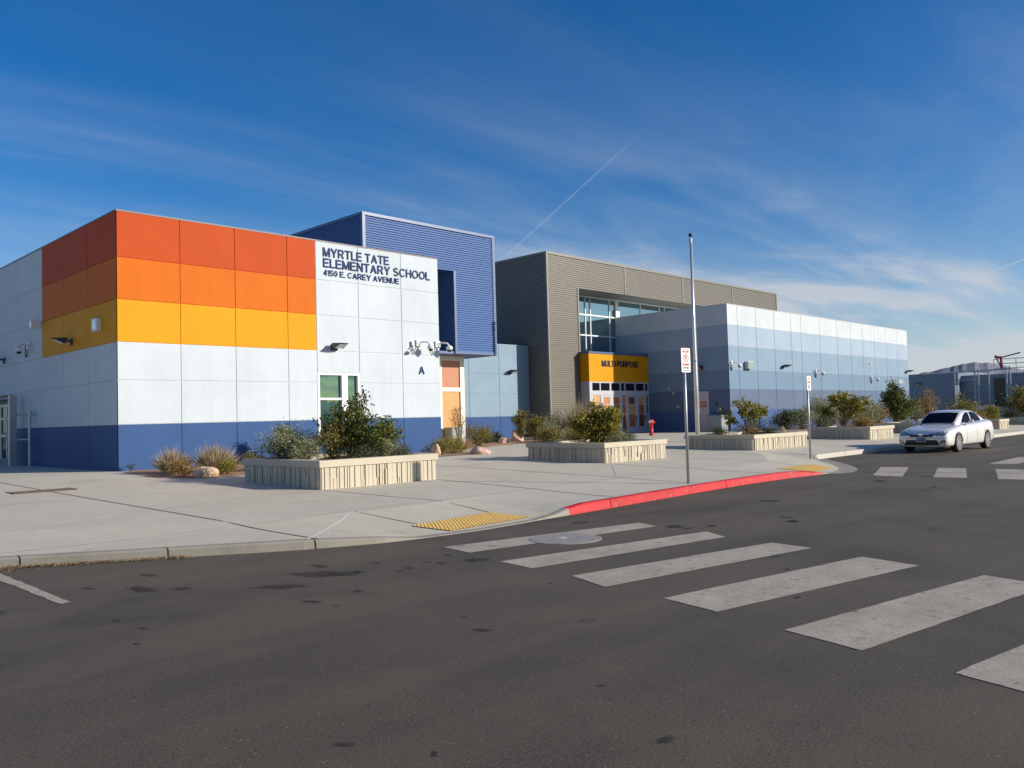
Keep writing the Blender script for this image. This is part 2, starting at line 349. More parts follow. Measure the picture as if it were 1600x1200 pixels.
g = MB(); g.poly([(-6000, -6000, -0.06), (6000, -6000, -0.06), (6000, 6000, -0.06), (-6000, 6000, -0.06)])
tag(g.build('ground', M_DESERT), kind='structure')
g = MB(); g.poly([(-90, -90, 0), (230, -90, 0), (230, 13.5, 0), (-90, 13.5, 0)])
road = tag(g.build('road', M_ASPH), kind='structure')

# kerb line, x increasing: (x, y at the road, kerb height)
K = [(-60, 48, .12), (-20, 25.5, .12), (-6, 17.2, .12), (0.8, 12.75, .12), (2.83, 11.41, .12), (3.62, 10.89, .12), (4.42, 10.38, .12), (5.23, 9.86, .12), (5.8, 9.52, .12), (6.2, 9.34, .10), (6.74, 9.12, .075), (7.3, 9.0, .012),
     (7.75, 8.95, .01), (8.43, 8.90, .01), (9.05, 8.93, .01), (9.6, 8.97, .012), (10.1, 9.0, .05), (10.5, 9.02, .12), (10.9, 9.04, .15), (11.83, 9.09, .15), (13.29, 9.2, .15), (15.02, 9.3, .15), (17.2, 9.38, .15), (18.9, 9.33, .15), (19.6, 9.25, .12),
     (20.57, 9.12, .012), (21.1, 9.1, .008), (21.7, 9.22, .008), (22.3, 9.45, .008), (23.07, 9.85, .008), (24.1, 10.5, .008), (25.1, 11.2, .01), (25.8, 11.75, .06), (26.3, 12.02, .15), (27.5, 12.05, .15), (30.5, 12.05, .15), (34, 12.05, .15), (40, 12.0, .15), (48, 11.95, .15), (70, 11.9, .15), (230, 11.9, .15)]
def kerb_at(x):
    for a, b in zip(K, K[1:]):
        if a[0] <= x <= b[0]:
            t = (x - a[0]) / (b[0] - a[0]); return a[1] + t * (b[1] - a[1]), a[2] + t * (b[2] - a[2])
    return K[-1][1], K[-1][2]
RL = 2.1
def surf(x, y):
    y0, h = kerb_at(x); y0 += 0.14
    base = gz(y); t = min(max((y - y0) / RL, 0), 1)
    return h + 0.004 + (base - h - 0.004) * t if y < y0 + RL else base
# densify stations
xs = []
for a, b in zip(K, K[1:]):
    n = max(1, int((b[0] - a[0]) / (0.35 if -1 < a[0] < 30 else 12)))
    xs += [a[0] + (b[0] - a[0]) * i / n for i in range(n)]
xs.append(K[-1][0])
prof = []
for x in xs:
    y, h = kerb_at(x); prof.append((x, y, h))
g = MB()
rows = [0.0, 0.35, 0.7, 1.05, 1.4, 1.75, 2.1, 3.5]
ylv = [14.8, 19, 23.5, 36, 90]
for (xa, ya, ha), (xb, yb, hb) in zip(prof, prof[1:]):
    def colpts(x, y):
        pts = [(x, y + 0.14 + r) for r in rows]
        for yl in ylv: pts.append((x, max(yl, pts[-1][1] + 0.2)))
        return [(px, py, surf(px, py)) for px, py in pts]
    A_ = colpts(xa, ya); B_ = colpts(xb, yb)
    for i in range(len(A_) - 1):
        g.poly([A_[i], B_[i], B_[i + 1], A_[i + 1]], 0)
pave = tag(g.build('pavement', M_CONC), kind='structure')
for p_ in pave.data.polygons: p_.use_smooth = True

def kerb(name, x0, x1, m_, step=0.35, gaps=()):
    g = MB(); n = max(1, int((x1 - x0) / step)) if x1 < 60 else 30
    X = [x0 + (x1 - x0) * i / n for i in range(n + 1)]
    for a, b in zip(X, X[1:]):
        (ya, ha), (yb, hb) = kerb_at(a), kerb_at(b)
        pa = [(a, ya, -.02), (a, ya + .012, ha * .8), (a, ya + .035, ha), (a, ya + .141, ha + .006), (a, ya + .141, -.02)]
        pb = [(b, yb, -.02), (b, yb + .012, hb * .8), (b, yb + .035, hb), (b, yb + .141, hb + .006), (b, yb + .141, -.02)]
        for i in range(3): g.poly([pa[i], pb[i], pb[i + 1], pa[i + 1]])
        if a == X[0] or any(abs(a - q) < step * .5 for q in gaps): g.poly(pa[::-1])
        if b == X[-1]: g.poly(pb)
    return tag(g.build(name, m_), kind='structure')
for a, b in ((-60, -6), (-6, 0.4), (0.42, 3.0), (3.018, 4.40), (4.418, 5.92), (5.94, 10.45)): kerb('kerb', a, b, M_KERB, 0.12 if a > -6 else 2)
for a, b in ((10.45, 11.63), (11.65, 15.98), (16.0, 20.35)): kerb('red_kerb', a, b, M_KERBR)
kerb('kerb', 20.35, 25.6, M_KERB)
for a, b in ((25.6, 28.6), (28.62, 31.6), (31.62, 46), (46.02, 230)): kerb('pale_kerb', a, b, M_KERBW)
# concrete gutter apron along the second kerb ramp
g = MB()
for a, b in zip(xs, xs[1:]):
    if a < 20.3 or b > 26.4: continue
    ya, yb = kerb_at(a)[0], kerb_at(b)[0]; g.poly([(a + .12, ya - .32, .004), (b + .12, yb - .32, .004), (b, yb + .02, .004), (a, ya + .02, .004)])
tag(g.build('gutter_apron', M_KERB), kind='structure')

def strip(name, pts, w, m_, parent=None, dz=0.004, flat=None, step=0.5):
    g = MB(); P = []
    for a, b in zip(pts, pts[1:]):
        n = max(1, int(math.dist(a, b) / step)); P += [(a[0] + (b[0] - a[0]) * i / n, a[1] + (b[1] - a[1]) * i / n) for i in range(n)]
    P.append(pts[-1]); rows_ = []
    for i, q in enumerate(P):
        a = P[max(i - 1, 0)]; b = P[min(i + 1, len(P) - 1)]; d = Vector((b[0] - a[0], b[1] - a[1])).normalized(); n_ = Vector((-d.y, d.x)) * w / 2
        r = []
        for s_ in (1, -1):
            x, y = q[0] + n_.x * s_, q[1] + n_.y * s_; r.append((x, y, (flat if flat is not None else surf(x, y)) + dz))
        rows_.append(r)
    for a, b in zip(rows_, rows_[1:]): g.poly([a[1], b[1], b[0], a[0]])
    o = g.build(name, m_, parent); return o
# dark expansion joints and pale tooled joints in the paving
for pts, w in (([(5.5, 23.2), (5.66, 16.8), (5.87, 10.9), (6.0, 9.5)], .035), ([(9.35, 14.6), (9.5, 12.2), (9.62, 11.3), (9.55, 9.98)], .024), ([(7.77, 11.25), (7.93, 9.85)], .022),
                ([(12.35, 14.6), (12.0, 9.3)], .03), ([(15.4, 23), (15.2, 9.5)], .03), ([(18.5, 14.7), (18.3, 9.6)], .03), ([(22.0, 14.7), (21.8, 9.9)], .03), ([(26.4, 14.2), (26.3, 12.4)], .04), ([(12.4, 17.3), (22, 17.6)], .02),
                ([(1.2, 23), (1.5, 12.6)], .02), ([(30.6, 23), (30.6, 12.4)], .04), ([(34.6, 23), (34.6, 12.4)], .04), ([(25, 24), (25.2, 14)], .035)):
    strip('joint', pts, w, M_JOINT, pave)
for pts, w in (([(-4, 16.6), (1.0, 12.95), (2.9, 11.75), (4.5, 11.35), (9.6, 11.35), (14.4, 11.6), (21.5, 11.8)], .022), ([(5.85, 9.55), (7.77, 11.28)], .045), ([(5.6, 14.5), (9.3, 14.55)], .02), ([(5.6, 19.5), (8.4, 19.6)], .02),
                ([(12.4, 14.0), (26.4, 14.0)], .018), ([(-1, 20), (5.6, 18.2)], .02), ([(15.2, 11.65), (18.3, 14.2)], .02), ([(13, 20.5), (25, 20.7)], .025), ([(31, 13.8), (60, 13.6)], .02)):
    strip('joint', pts, w, M_JOINTL, pave, 0.005)
# dark scuffs / drip line in the pavement
def quadmark(name, pts, m_, parent, z=0.004):
    g = MB(); g.poly([(x, y, z) for x, y in pts]); o = g.build(name, m_, parent); return o
STR = [[(6.98, 8.16), (10.25, 7.47), (10.05, 7.02), (6.86, 7.54)], [(6.65, 6.80), (9.98, 6.16), (9.66, 5.69), (6.55, 6.20)], [(6.48, 5.59), (9.55, 4.99), (9.45, 4.42), (6.25, 4.98)],
       [(6.17, 4.27), (9.19, 3.74), (8.98, 3.08), (6.01, 3.64)], [(5.81, 2.96), (8.82, 2.44), (8.65, 1.87), (5.63, 2.32)], [(5.5, 1.71), (8.5, 1.22), (8.35, .66), (5.33, 1.13)], [(5.2, .52), (8.2, .05), (8.05, -.5), (5.02, -.06)],
       [(20.38, 7.95), (23.31, 8.87), (23.54, 8.21), (20.25, 7.22)], [(20.32, 6.57), (23.52, 7.48), (23.51, 6.79), (20.41, 5.89)], [(20.3, 5.24), (23.49, 6.12), (23.5, 5.5), (20.4, 4.6)], [(20.3, 3.9), (23.4, 4.8), (23.45, 4.2), (20.35, 3.25)]]
STAINS = [(3.39,8.62,0.124,-0.166,-0.079,-0.199),(3.66,8.31,0.074,-0.099,-0.057,-0.128),(5.23,8.27,0.071,-0.099,-0.092,-0.144),(5.02,7.78,0.252,-0.346,-0.164,-0.253),(4.34,7.56,0.199,-0.267,-0.084,-0.145),(5.05,7.67,0.076,-0.104,-0.063,-0.095),(5.31,7.63,0.042,-0.059,-0.045,-0.064),(6.57,7.1,0.095,-0.135,-0.117,-0.125),(6.19,7.27,0.039,-0.055,-0.055,-0.064),(5.77,7.32,0.034,-0.047,-0.049,-0.062),(5.58,7.25,0.033,-0.046,-0.047,-0.061),(4.69,6.74,0.034,-0.046,-0.052,-0.075),(4.15,6.71,0.059,-0.077,-0.059,-0.094),(3.76,9.38,0.072,-0.098,-0.048,-0.12),(3.06,9.12,0.051,-0.068,-0.024,-0.072),(2.7,7.41,0.032,-0.041,-0.018,-0.049),(2.51,6.48,0.022,-0.028,-0.018,-0.047),(2.74,6.94,0.03,-0.039,-0.017,-0.044),(4.19,6.37,0.021,-0.028,-0.022,-0.033),(4.62,5.16,0.02,-0.025,-0.022,-0.025),(4.42,4.72,0.043,-0.054,-0.053,-0.056),(3.96,3.2,0.017,-0.021,-0.028,-0.022),(3.5,2.43,0.037,-0.043,-0.047,-0.032),(2.42,3.61,0.034,-0.04,-0.024,-0.035),(2.64,3.19,0.016,-0.019,-0.03,-0.035),(13.95,7.29,0.09,-0.163,-0.29,-0.15),(11.54,5.69,0.056,-0.09,-0.195,-0.095),(10.17,6.79,0.106,-0.167,-0.169,-0.112),(11.62,5.7,0.047,-0.076,-0.133,-0.064),(18.84,7.2,0.075,-0.165,-0.322,-0.122),(6.89,3.37,0.026,-0.034,-0.047,-0.022),(6.06,5.5,0.015,-0.02,-0.035,-0.031),(17.91,5.78,0.041,-0.083,-0.21,-0.067),(10.51,6.39,0.048,-0.075,-0.117,-0.07),(10.1,6.52,0.038,-0.059,-0.111,-0.071),(6.59,7.62,0.045,-0.064,-0.061,-0.07),(6.14,7.49,0.031,-0.043,-0.041,-0.05),(5.75,7.89,0.027,-0.037,-0.039,-0.053),(8.04,4.04,0.022,-0.031,-0.048,-0.024)]
def wavy(pts, amp=0.012, step=0.12):
    P = []
    for a, b in zip(pts, pts[1:] + pts[:1]):
        n = max(2, int(math.dist(a, b) / step))
        for i in range(n):
            t = i / n; P.append((a[0] + (b[0] - a[0]) * t + random.uniform(-amp, amp), a[1] + (b[1] - a[1]) * t + random.uniform(-amp, amp)))
    return P
for q in STR: quadmark('crosswalk_stripe', wavy(q, .004), M_STRIPE, road)
quadmark('parking_line', wavy([(2.72, 11.35), (2.71, 8.56), (2.61, 8.54), (2.58, 11.35)]), M_STRIPE, road)
quadmark('crosswalk_stripe', wavy([(25.5, 6.8), (29.0, 6.9), (29.0, 6.2), (25.6, 6.15)], .004), M_STRIPE, road)
M_OIL = mat('oil_soaked_asphalt', (.022, .020, .018), .6, .3, 22)
t_ = M_OIL.node_tree; at_ = t_.nodes.new('ShaderNodeAttribute'); at_.attribute_name = 'cover'; tr_ = t_.nodes.new('ShaderNodeBsdfTransparent'); mx_ = t_.nodes.new('ShaderNodeMixShader')
g_ = t_.nodes.new('ShaderNodeNewGeometry').outputs['Position']
cv_ = mth(t_, 'ADD', at_.outputs['Fac'], mth(t_, 'MULTIPLY', mth(t_, 'SUBTRACT', noise(t_, g_, 14, 6, 0.7), 0.5), 1.3))
t_.links.new(mth(t_, 'MULTIPLY', sstep(t_, cv_, 0.15, 0.75), 0.55), mx_.inputs[0]); t_.links.new(tr_.outputs[0], mx_.inputs[1]); t_.links.new(t_.nodes['Principled BSDF'].outputs[0], mx_.inputs[2]); t_.links.new(mx_.outputs[0], t_.nodes['Material Output'].inputs[0])
for zi, (x, y, ax, ay, bx, by) in enumerate(STAINS):
    g = MB(); P = []; ph = random.uniform(0, 6); z = .002 + .0006 * (zi % 12); fl = (ax * by - ay * bx) < 0
    for rr in (1.35, .75, .3):
        P.append([(x + rr * q * (math.cos(a) * ax + math.sin(a) * bx * .8), y + rr * q * (math.cos(a) * ay + math.sin(a) * by * .8), z) for k in range(30) for a in (2 * math.pi * k / 30,) for q in (.85 + .2 * math.sin(2 * a + ph) + .12 * math.sin(5 * a + 2 * ph),)])
    g.v = P[0] + P[1] + P[2]
    for r_ in range(2):
        for k in range(30):
            f = (r_ * 30 + k, r_ * 30 + (k + 1) % 30, r_ * 30 + 30 + (k + 1) % 30, r_ * 30 + 30 + k); g.f.append(f[::-1] if fl else f); g.m.append(0)
    f = tuple(60 + k for k in range(30)); g.f.append(f[::-1] if fl else f); g.m.append(0)
    o = g.build('oil_stain', M_OIL, road); at = o.data.attributes.new('cover', 'FLOAT', 'POINT'); at.data.foreach_set('value', [0.0] * 30 + [.62] * 30 + [1.0] * 30)
strip('tar_seam', [(21.3, 8.7), (21.9, 6.5), (22.4, 4.6), (23.6, -1), (25, -9)], .045, M_TAR, road, 0.007, 0)
strip('tar_seam', [(24.0, 9.9), (28, 9.6), (36, 9.3)], .03, M_TAR, road, 0.004, 0)
# tactile pads
def tactile(quad, nx, ny):
    t = empty('tactile_paving', (quad[0][0], quad[0][1], surf(*quad[0])))
    g = MB(); b_ = MB(); q = [Vector(p) for p in quad]
    pt = lambda u, v: (q[0].lerp(q[1], u)).lerp(q[3].lerp(q[2], u), v)
    for i in range(nx):
        for j in range(ny):
            c = [pt((i + a) / nx, (j + b) / ny) for a, b in ((0, 0), (1, 0), (1, 1), (0, 1))]
            g.poly([(p.x, p.y, surf(p.x, p.y) + .012) for p in c[::-1]])
            c = pt((i + .5) / nx, (j + .5) / ny); z = surf(c.x, c.y) + .012
            b_.lathe([(.024, 0), (.015, .009), (.006, .011)], (c.x, c.y, z), 6)
    o = g.build('pad', M_TACT); in_world(o, t); o = b_.build('studs', M_TACT); in_world(o, t); o['kind'] = 'stuff'
    return t
tag(tactile([(7.45, 9.22), (9.2, 9.5), (9.12, 9.1), (7.7, 9.1)][:0] or [(7.75, 9.78), (9.5, 9.95), (9.75, 9.22), (7.95, 9.12)], 26, 10), 'yellow studded warning pad in the nearer kerb ramp', 'tactile pad', 'tactile pads')
tag(tactile([(20.2, 10.35), (22.7, 10.5), (22.25, 9.75), (20.5, 9.42)], 28, 9), 'yellow studded warning pad beyond the end of the red kerb', 'tactile pad', 'tactile pads')
# manhole cover
mh = empty('manhole_cover', (8.38, 7.32, 0), 'round manhole cover in the farthest stripe of the nearer crosswalk', 'manhole cover')
g = MB(); g.lathe([(.485, .0), (.485, .006), (.47, .008), (.46, .008)], n=40); g.build('collar', M_KERB, mh)
g = MB(); g.lathe([(.455, .0), (.455, .010)], n=40); g.build('lid', mat('worn_iron', (.30, .285, .25), .6, .3, 14, .6, 90), mh)
g = MB(); g.lathe([(.05, 0), (.05, .012)], (0.02, .05, 0), n=12); g.build('pick_hole', M_JOINTL, mh)
# floor drain in the paving
gd = empty('drain_grate', (5.53, 19.2, surf(5.5, 19.2)), 'flat rusty drain grate set in the paving at the left', 'drain grate')
g = MB()
for i in range(11): g.box(-.55, .55, -.28 + i * .052, -.25 + i * .052, 0.001, .012)
g.box(-.6, -.55, -.3, .32, .001, .014); g.box(.55, .6, -.3, .32, .001, .014); g.build('grate', mat('rusty_iron', (.12, .085, .06), .8, .3, 12), gd)
g = MB(); g.box(-.55, .55, -.28, .3, -.01, .004); g.build('pit', M_TAR, gd)
# leaf litter along the gutter, left
g = MB()
for k in range(2600):
    x = 1.2 + 3.4 * random.random() ** 1.6; y = kerb_at(x)[0] - abs(random.gauss(0, .10 if x > 2.9 else .22)) - .005
    s_ = random.uniform(.008, .024); a = random.uniform(0, 6.28); z = .004 + random.random() * .02
    g.poly([(x + s_ * math.cos(a + q) * (1 if i % 2 else .45), y + s_ * math.sin(a + q) * (1 if i % 2 else .45), z + random.uniform(0, .012)) for i, q in enumerate((0, 1.57, 3.14, 4.71))])
def leafmat(name, cols, trans=0.25, rough=0.55):
    M = newmat(name); t = M.node_tree; b = t.nodes['Principled BSDF']; gi = t.nodes.new('ShaderNodeNewGeometry')
    st = [(i / (len(cols) - 1), c) for i, c in enumerate(cols)]
    c = ramp_color(t, gi.outputs['Random Per Island'], st); t.links.new(c, b.inputs['Base Color'])
    b.inputs['Roughness'].default_value = rough; b.inputs['Specular IOR Level'].default_value = 0.35
    tr = t.nodes.new('ShaderNodeBsdfTranslucent'); t.links.new(c, tr.inputs[0]); mx = t.nodes.new('ShaderNodeMixShader'); mx.inputs[0].default_value = trans
    t.links.new(b.outputs[0], mx.inputs[1]); t.links.new(tr.outputs[0], mx.inputs[2]); t.links.new(mx.outputs[0], t.nodes['Material Output'].inputs[0]); return M
M_LITTER = leafmat('dry_leaf_litter', [(.22, .13, .05), (.35, .22, .09), (.42, .30, .14), (.15, .09, .04)], 0.1)
tag(g.build('leaf_litter', M_LITTER), 'dry brown leaf litter gathered in the gutter at the left', 'leaf litter', kind='stuff')

# ------------------------------------------------------------------ wall panel builder
def panels(g, axis, c, nsign, us, zs, matf, gw=0.028, gd=0.016, hgroove=True, skip=None):
    """axis 'y': wall in the plane y=c facing nsign*y, u = x. axis 'x': plane x=c, u = y. Each panel proud of the backing by gd."""
    def P(u, d, z):   # d = outward distance
        return (u, c + nsign * d, z) if axis == 'y' else (c + nsign * d, u, z)
    flip = (axis == 'y' and nsign > 0) or (axis == 'x' and nsign < 0)
    def q(a, b, c_, d_, m_): g.poly([a, b, c_, d_][::-1] if flip else [a, b, c_, d_], m_)
    for i, (u0, u1) in enumerate(zip(us, us[1:])):
        Z = zs(i) if callable(zs) else zs
        for j, (z0, z1) in enumerate(zip(Z, Z[1:])):
            if skip and skip(u0, u1, z0, z1): continue
            mi = matf(i, j, (u0 + u1) / 2, (z0 + z1) / 2)
            if not isinstance(mi, int): mi = 0
            a0 = u0 + (gw / 2 if i else 0); a1 = u1 - (gw / 2 if i < len(us) - 2 else 0)
            hg = hgroove; b0 = z0 + (gw / 2 if hg and j else 0); b1 = z1 - (gw / 2 if hg and j < len(Z) - 2 else 0)
            q(P(a0, 0, b0), P(a1, 0, b0), P(a1, 0, b1), P(a0, 0, b1), mi)
            q(P(a0, 0, b0), P(a0, 0, b1), P(a0, -gd, b1), P(a0, -gd, b0), mi); q(P(a1, 0, b1), P(a1, 0, b0), P(a1, -gd, b0), P(a1, -gd, b1), mi)
            if hg:
                q(P(a0, 0, b1), P(a1, 0, b1), P(a1, -gd, b1), P(a0, -gd, b1), mi); q(P(a1, 0, b0), P(a0, 0, b0), P(a0, -gd, b0), P(a1, -gd, b0), mi)
            q(P(u0, -gd, z0), P(u1, -gd, z0), P(u1, -gd, z1), P(u0, -gd, z1), mi)
def corr(g, axis, c, nsign, u0, u1, z0, z1, pitch=.1, dep=.04, m_=0):
    """horizontal ribbed metal siding"""
    def P(u, d, z): return (u, c + nsign * d, z) if axis == 'y' else (c + nsign * d, u, z)
    flip = (axis == 'y' and nsign > 0) or (axis == 'x' and nsign < 0)
    n = max(1, round((z1 - z0) / pitch)); ph = (z1 - z0) / n; pr_ = []
    for k in range(n):
        z = z0 + k * ph
        pr_ += [(0, z), (0, z + ph * .42), (-dep, z + ph * .58), (-dep, z + ph * .84)]
    pr_.append((0, z1))
    for (d0, za), (d1, zb) in zip(pr_, pr_[1:]):
        f = [P(u0, d0, za), P(u1, d0, za), P(u1, d1, zb), P(u0, d1, zb)]
        g.poly(f[::-1] if flip else f, m_)
def bb(root, name, x0, x1, y0, y1, z0, z1, m_, label=None):
    g = MB(); g.box(x0, x1, y0, y1, z0, z1); o = g.build(name, m_); in_world(o, root)
    if label: o['label'] = label
    return o
def arc(cx, cy, rx, ry, a0, a1, n=10): return [(cx + rx * math.cos(R_(a0 + (a1 - a0) * k / n)), cy + ry * math.sin(R_(a0 + (a1 - a0) * k / n))) for k in range(n + 1)]
T_ = .075   # half a stroke; glyphs live in a box of cap height 1; value = (width, strokes)
def bowl(x, y0, y1, w): r = (y1 - y0) / 2; return [(x, y0), (x + w - r, y0)] + arc(x + w - r, y0 + r, r, r, -90, 90)[1:-1] + [(x + w - r, y1), (x, y1)]
GL = {
 'A': (.86, [[(T_, 0), (.43, .93)], [(.86 - T_, 0), (.43, .93)], [(.2, .32), (.66, .32)]]), 'E': (.72, [[(T_, 0), (T_, 1)], [(T_, 1 - T_), (.70, 1 - T_)], [(T_, .52), (.66, .52)], [(T_, T_), (.72, T_)]]),
 'F': (.68, [[(T_, 0), (T_, 1)], [(T_, 1 - T_), (.68, 1 - T_)], [(T_, .5), (.6, .5)]]), 'H': (.78, [[(T_, 0), (T_, 1)], [(.78 - T_, 0), (.78 - T_, 1)], [(T_, .52), (.78 - T_, .52)]]),
 'I': (.15, [[(T_, 0), (T_, 1)]]), 'L': (.62, [[(T_, 0), (T_, 1)], [(T_, T_), (.62, T_)]]), 'T': (.76, [[(.38, 0), (.38, 1)], [(0, 1 - T_), (.76, 1 - T_)]]),
 'M': (.92, [[(T_, 0), (T_, 1)], [(.92 - T_, 0), (.92 - T_, 1)], [(T_ + .02, .97), (.46, .06)], [(.92 - T_ - .02, .97), (.46, .06)]]), 'N': (.78, [[(T_, 0), (T_, 1)], [(.78 - T_, 0), (.78 - T_, 1)], [(T_ + .01, .97), (.77 - T_, .03)]]),
 'Y': (.84, [[(.42, 0), (.42, .43)], [(.42, .43), (T_, 1)], [(.42, .43), (.84 - T_, 1)]]), 'V': (.84, [[(T_, 1), (.42, .05)], [(.84 - T_, 1), (.42, .05)]]), 'K': (.8, [[(T_, 0), (T_, 1)], [(.78 - T_, 1), (T_ + .05, .4)], [(.32, .6), (.8 - T_, 0)]]),
 'P': (.74, [[(T_, 0), (T_, 1)], bowl(T_, .44, 1 - T_, .66 - T_)]), 'R': (.8, [[(T_, 0), (T_, 1)], bowl(T_, .46, 1 - T_, .68 - T_), [(.45, .46), (.78 - T_, 0)]]),
 'O': (.90, [arc(.45, .5, .45 - T_, .5 - T_, 0, 360, 24)]), '0': (.60, [arc(.30, .5, .30 - T_, .5 - T_, 0, 360, 20)]), 'G': (.88, [arc(.45, .5, .45 - T_, .5 - T_, 45, 340, 18), [(.5, .45), (.85 - T_, .45), (.85 - T_, .1)]]),
 'C': (.84, [arc(.45, .5, .45 - T_, .5 - T_, 42, 318, 18)]), 'U': (.78, [[(T_, 1), (T_, .36)] + arc(.39, .36, .39 - T_, .36 - T_, 180, 360, 12)[1:] + [(.78 - T_, 1)]]),
 'S': (.74, [arc(.37, .725, .27, .20, 25, 180, 9) + arc(.37, .725, .27, .20, 180, 250, 4)[1:] + [(.44, .48)] + arc(.37, .275, .29, .20, 60, -155, 12)]),
 '1': (.34, [[(.26, 0), (.26, 1)], [(.26, .93), (.02, .74)]]), '4': (.62, [[(.46, 0), (.46, 1)], [(.44, .95), (.05, .32)], [(.03, .28), (.62, .28)]]), '5': (.60, [[(.55, 1 - T_), (.14, 1 - T_), (.09, .52)] + arc(.30, .32, .225, .245, 125, -155, 12)]),
 '-': (.34, [[(0, .42), (.34, .42)]]), '.': (.15, [[(T_, 0), (T_, .15)]])}
def text_mesh(name, s, m_, root, x0, z0, h, w, yplane, thick=.03, axis='y', sp=1.0, bold=0.0, hw=T_ * .98):
    """raised sans letters; every word is one object"""
    lines = s.split('\n'); out = []; gapl = .35; lh = h / (len(lines) + gapl * (len(lines) - 1))
    for li, line in enumerate(lines):
        zb = z0 + (len(lines) - 1 - li) * lh * (1 + gapl); adv = 0; words = []; cur = []
        for ch in line:
            if ch == ' ':
                words.append(cur); cur = []; adv += .34; continue
            gw, st = GL[ch]; cur.append((adv, ch)); adv += gw + .13
        words.append(cur); tot = adv - .13; k = 0
        sx = w / tot if li == 0 or True else 1
        if len(lines) > 1: sx = min(w / tot, lh * 1.05); 
        off0 = (w - tot * sx) / 2
        for wd in words:
            if not wd: continue
            g = MB()
            for ax, ch in wd:
                for st in GL[ch][1]:
                    P = [(off0 + (ax + x) * sx, zb + y * lh) for x, y in st]; t = hw * lh; n = len(P)
                    closed = math.dist(P[0], P[-1]) < 1e-6; Lf = []; Rt = []
                    for i in range(n):
                        a = P[i - 1] if i else (P[-2] if closed else P[0]); b = P[i + 1] if i < n - 1 else (P[1] if closed else P[-1]); q = P[i]
                        d0 = Vector((q[0] - a[0], q[1] - a[1])); d1 = Vector((b[0] - q[0], b[1] - q[1]))
                        if d0.length < 1e-9: d0 = d1
                        if d1.length < 1e-9: d1 = d0
                        d0.normalize(); d1.normalize(); dd = (d0 + d1).normalized(); nn = Vector((-dd.y, dd.x)); c = max(.5, nn.dot(Vector((-d0.y, d0.x))))
                        Lf.append((q[0] + nn.x * t / c, q[1] + nn.y * t / c)); Rt.append((q[0] - nn.x * t / c, q[1] - nn.y * t / c))
                    k += 1; dz = thick + (k % 4) * .0006
                    def W_(p, d): return (x0 + p[0], yplane - d, p[1]) if axis == 'y' else (yplane - d, x0 - p[0], p[1])
                    for i in range(n - 1):
                        g.hexa([W_(Lf[i], .001), W_(Rt[i], .001), W_(Rt[i + 1], .001), W_(Lf[i + 1], .001), W_(Lf[i], dz), W_(Rt[i], dz), W_(Rt[i + 1], dz), W_(Lf[i + 1], dz)], skip=(0,) + ((3,) if i < n - 2 else ()) + ((5,) if i else ()))
            o = g.build(name, m_); bm = bmesh.new(); bm.from_mesh(o.data); bmesh.ops.recalc_face_normals(bm, faces=bm.faces); bm.to_mesh(o.data); bm.free(); in_world(o, root); out.append(o)
    return out
# ------------------------------------------------------------------ classroom building (left)
XA, YA = 8.627, 23.489; HT = 7.60
A = empty('classroom_building', (XA, YA, BZ), 'white school block with orange and yellow corner panels and blue lettering', 'building')
mats = [P_BLUE, P_WHITE, P_YEL, P_OR, P_RED]
zA = [BZ, 1.73, 2.95, 4.0, 5.17, 6.33, HT]
uA = [8.627, 10.39, 12.08, 13.85, 14.90, 16.56, 18.4, 20.13]
def colA(i, j, u, z):
    if z < 1.73: return 0
    if z < 4.0: return 1
    if u < 14.88: return 2 if z < 5.17 else 3 if z < 6.33 else 4
    return 1
g = MB()
WX0, WX1, WZ0, WZ1 = 14.93, 16.53, 1.02, 3.27
def zsA(i): return [BZ, 1.02, 3.27, 4.0, 5.17, 6.33, HT] if i == 4 else zA
panels(g, 'y', YA, -1, uA, zsA, lambda i, j, u, z: colA(i, j, u, z), skip=lambda u0, u1, z0, z1: abs(u0 - 14.90) < .01 and abs(z0 - 1.02) < .01)
# side facing the lane: orange zone then white; the lower storey stops short of the recessed entry
def colAl(i, j, u, z):
    if z < 1.73: return 0
    if z < 4.0: return 1
    if u < 29.88: return 2 if z < 5.17 else 3 if z < 6.33 else 4
    return 1
panels(g, 'x', XA, -1, [YA, 25.69, 27.82, 29.88, 33.3], zA[:3] + [4.0, 5.17, 6.33, HT], lambda i, j, u, z: colAl(i, j, u, z), gw=.018)
panels(g, 'x', XA, -1, [33.3, 38, 43, 48], [2.95, 4.0, 5.17, HT], lambda i, j, u, z: 1, gw=.02)
g.box(XA + .02, 20.12, YA + .3, 48, BZ - .3, HT - .25, 1, skip=(1, 5)) # inner core, right and back walls
g.box(XA + .016, 14.93, YA + .016, YA + .3, BZ - .3, HT - .02, 1, skip=(2, 5)); g.box(16.53, 20.13, YA + .016, YA + .3, BZ - .3, HT - .02, 1, skip=(2,))
g.box(14.93, 16.53, YA + .016, YA + .3, BZ - .3, 1.02, 0, skip=(2,)); g.box(14.93, 16.53, YA + .016, YA + .3, 3.27, HT - .02, 1, skip=(2,))
g.box(XA + .016, XA + .3, YA + .3, 33.3, BZ - .3, HT - .02, 1, skip=(5,)); g.box(XA + .016, XA + .3, 33.3, 48, 2.95, HT - .02, 1, skip=(5,))
g.box(19.83, 20.13, YA + .3, 48, BZ - .3, HT - .02, 1)
in_world(g.build('wall', mats), A)
bb(A, 'roof', XA + .3, 19.83, YA + .3, 48, HT - .5, HT - .35, M_ROOF)
g = MB(); g.box(XA - .012, 20.14, YA - .012, YA + .32, HT, HT + .045); g.box(XA - .012, XA + .32, YA + .32, 48, HT, HT + .045); g.box(19.81, 20.14, YA + .32, 48, HT, HT + .045)
in_world(g.build('parapet_cap', mat('parapet_cap_metal', (.13, .10, .10), .5)), A)
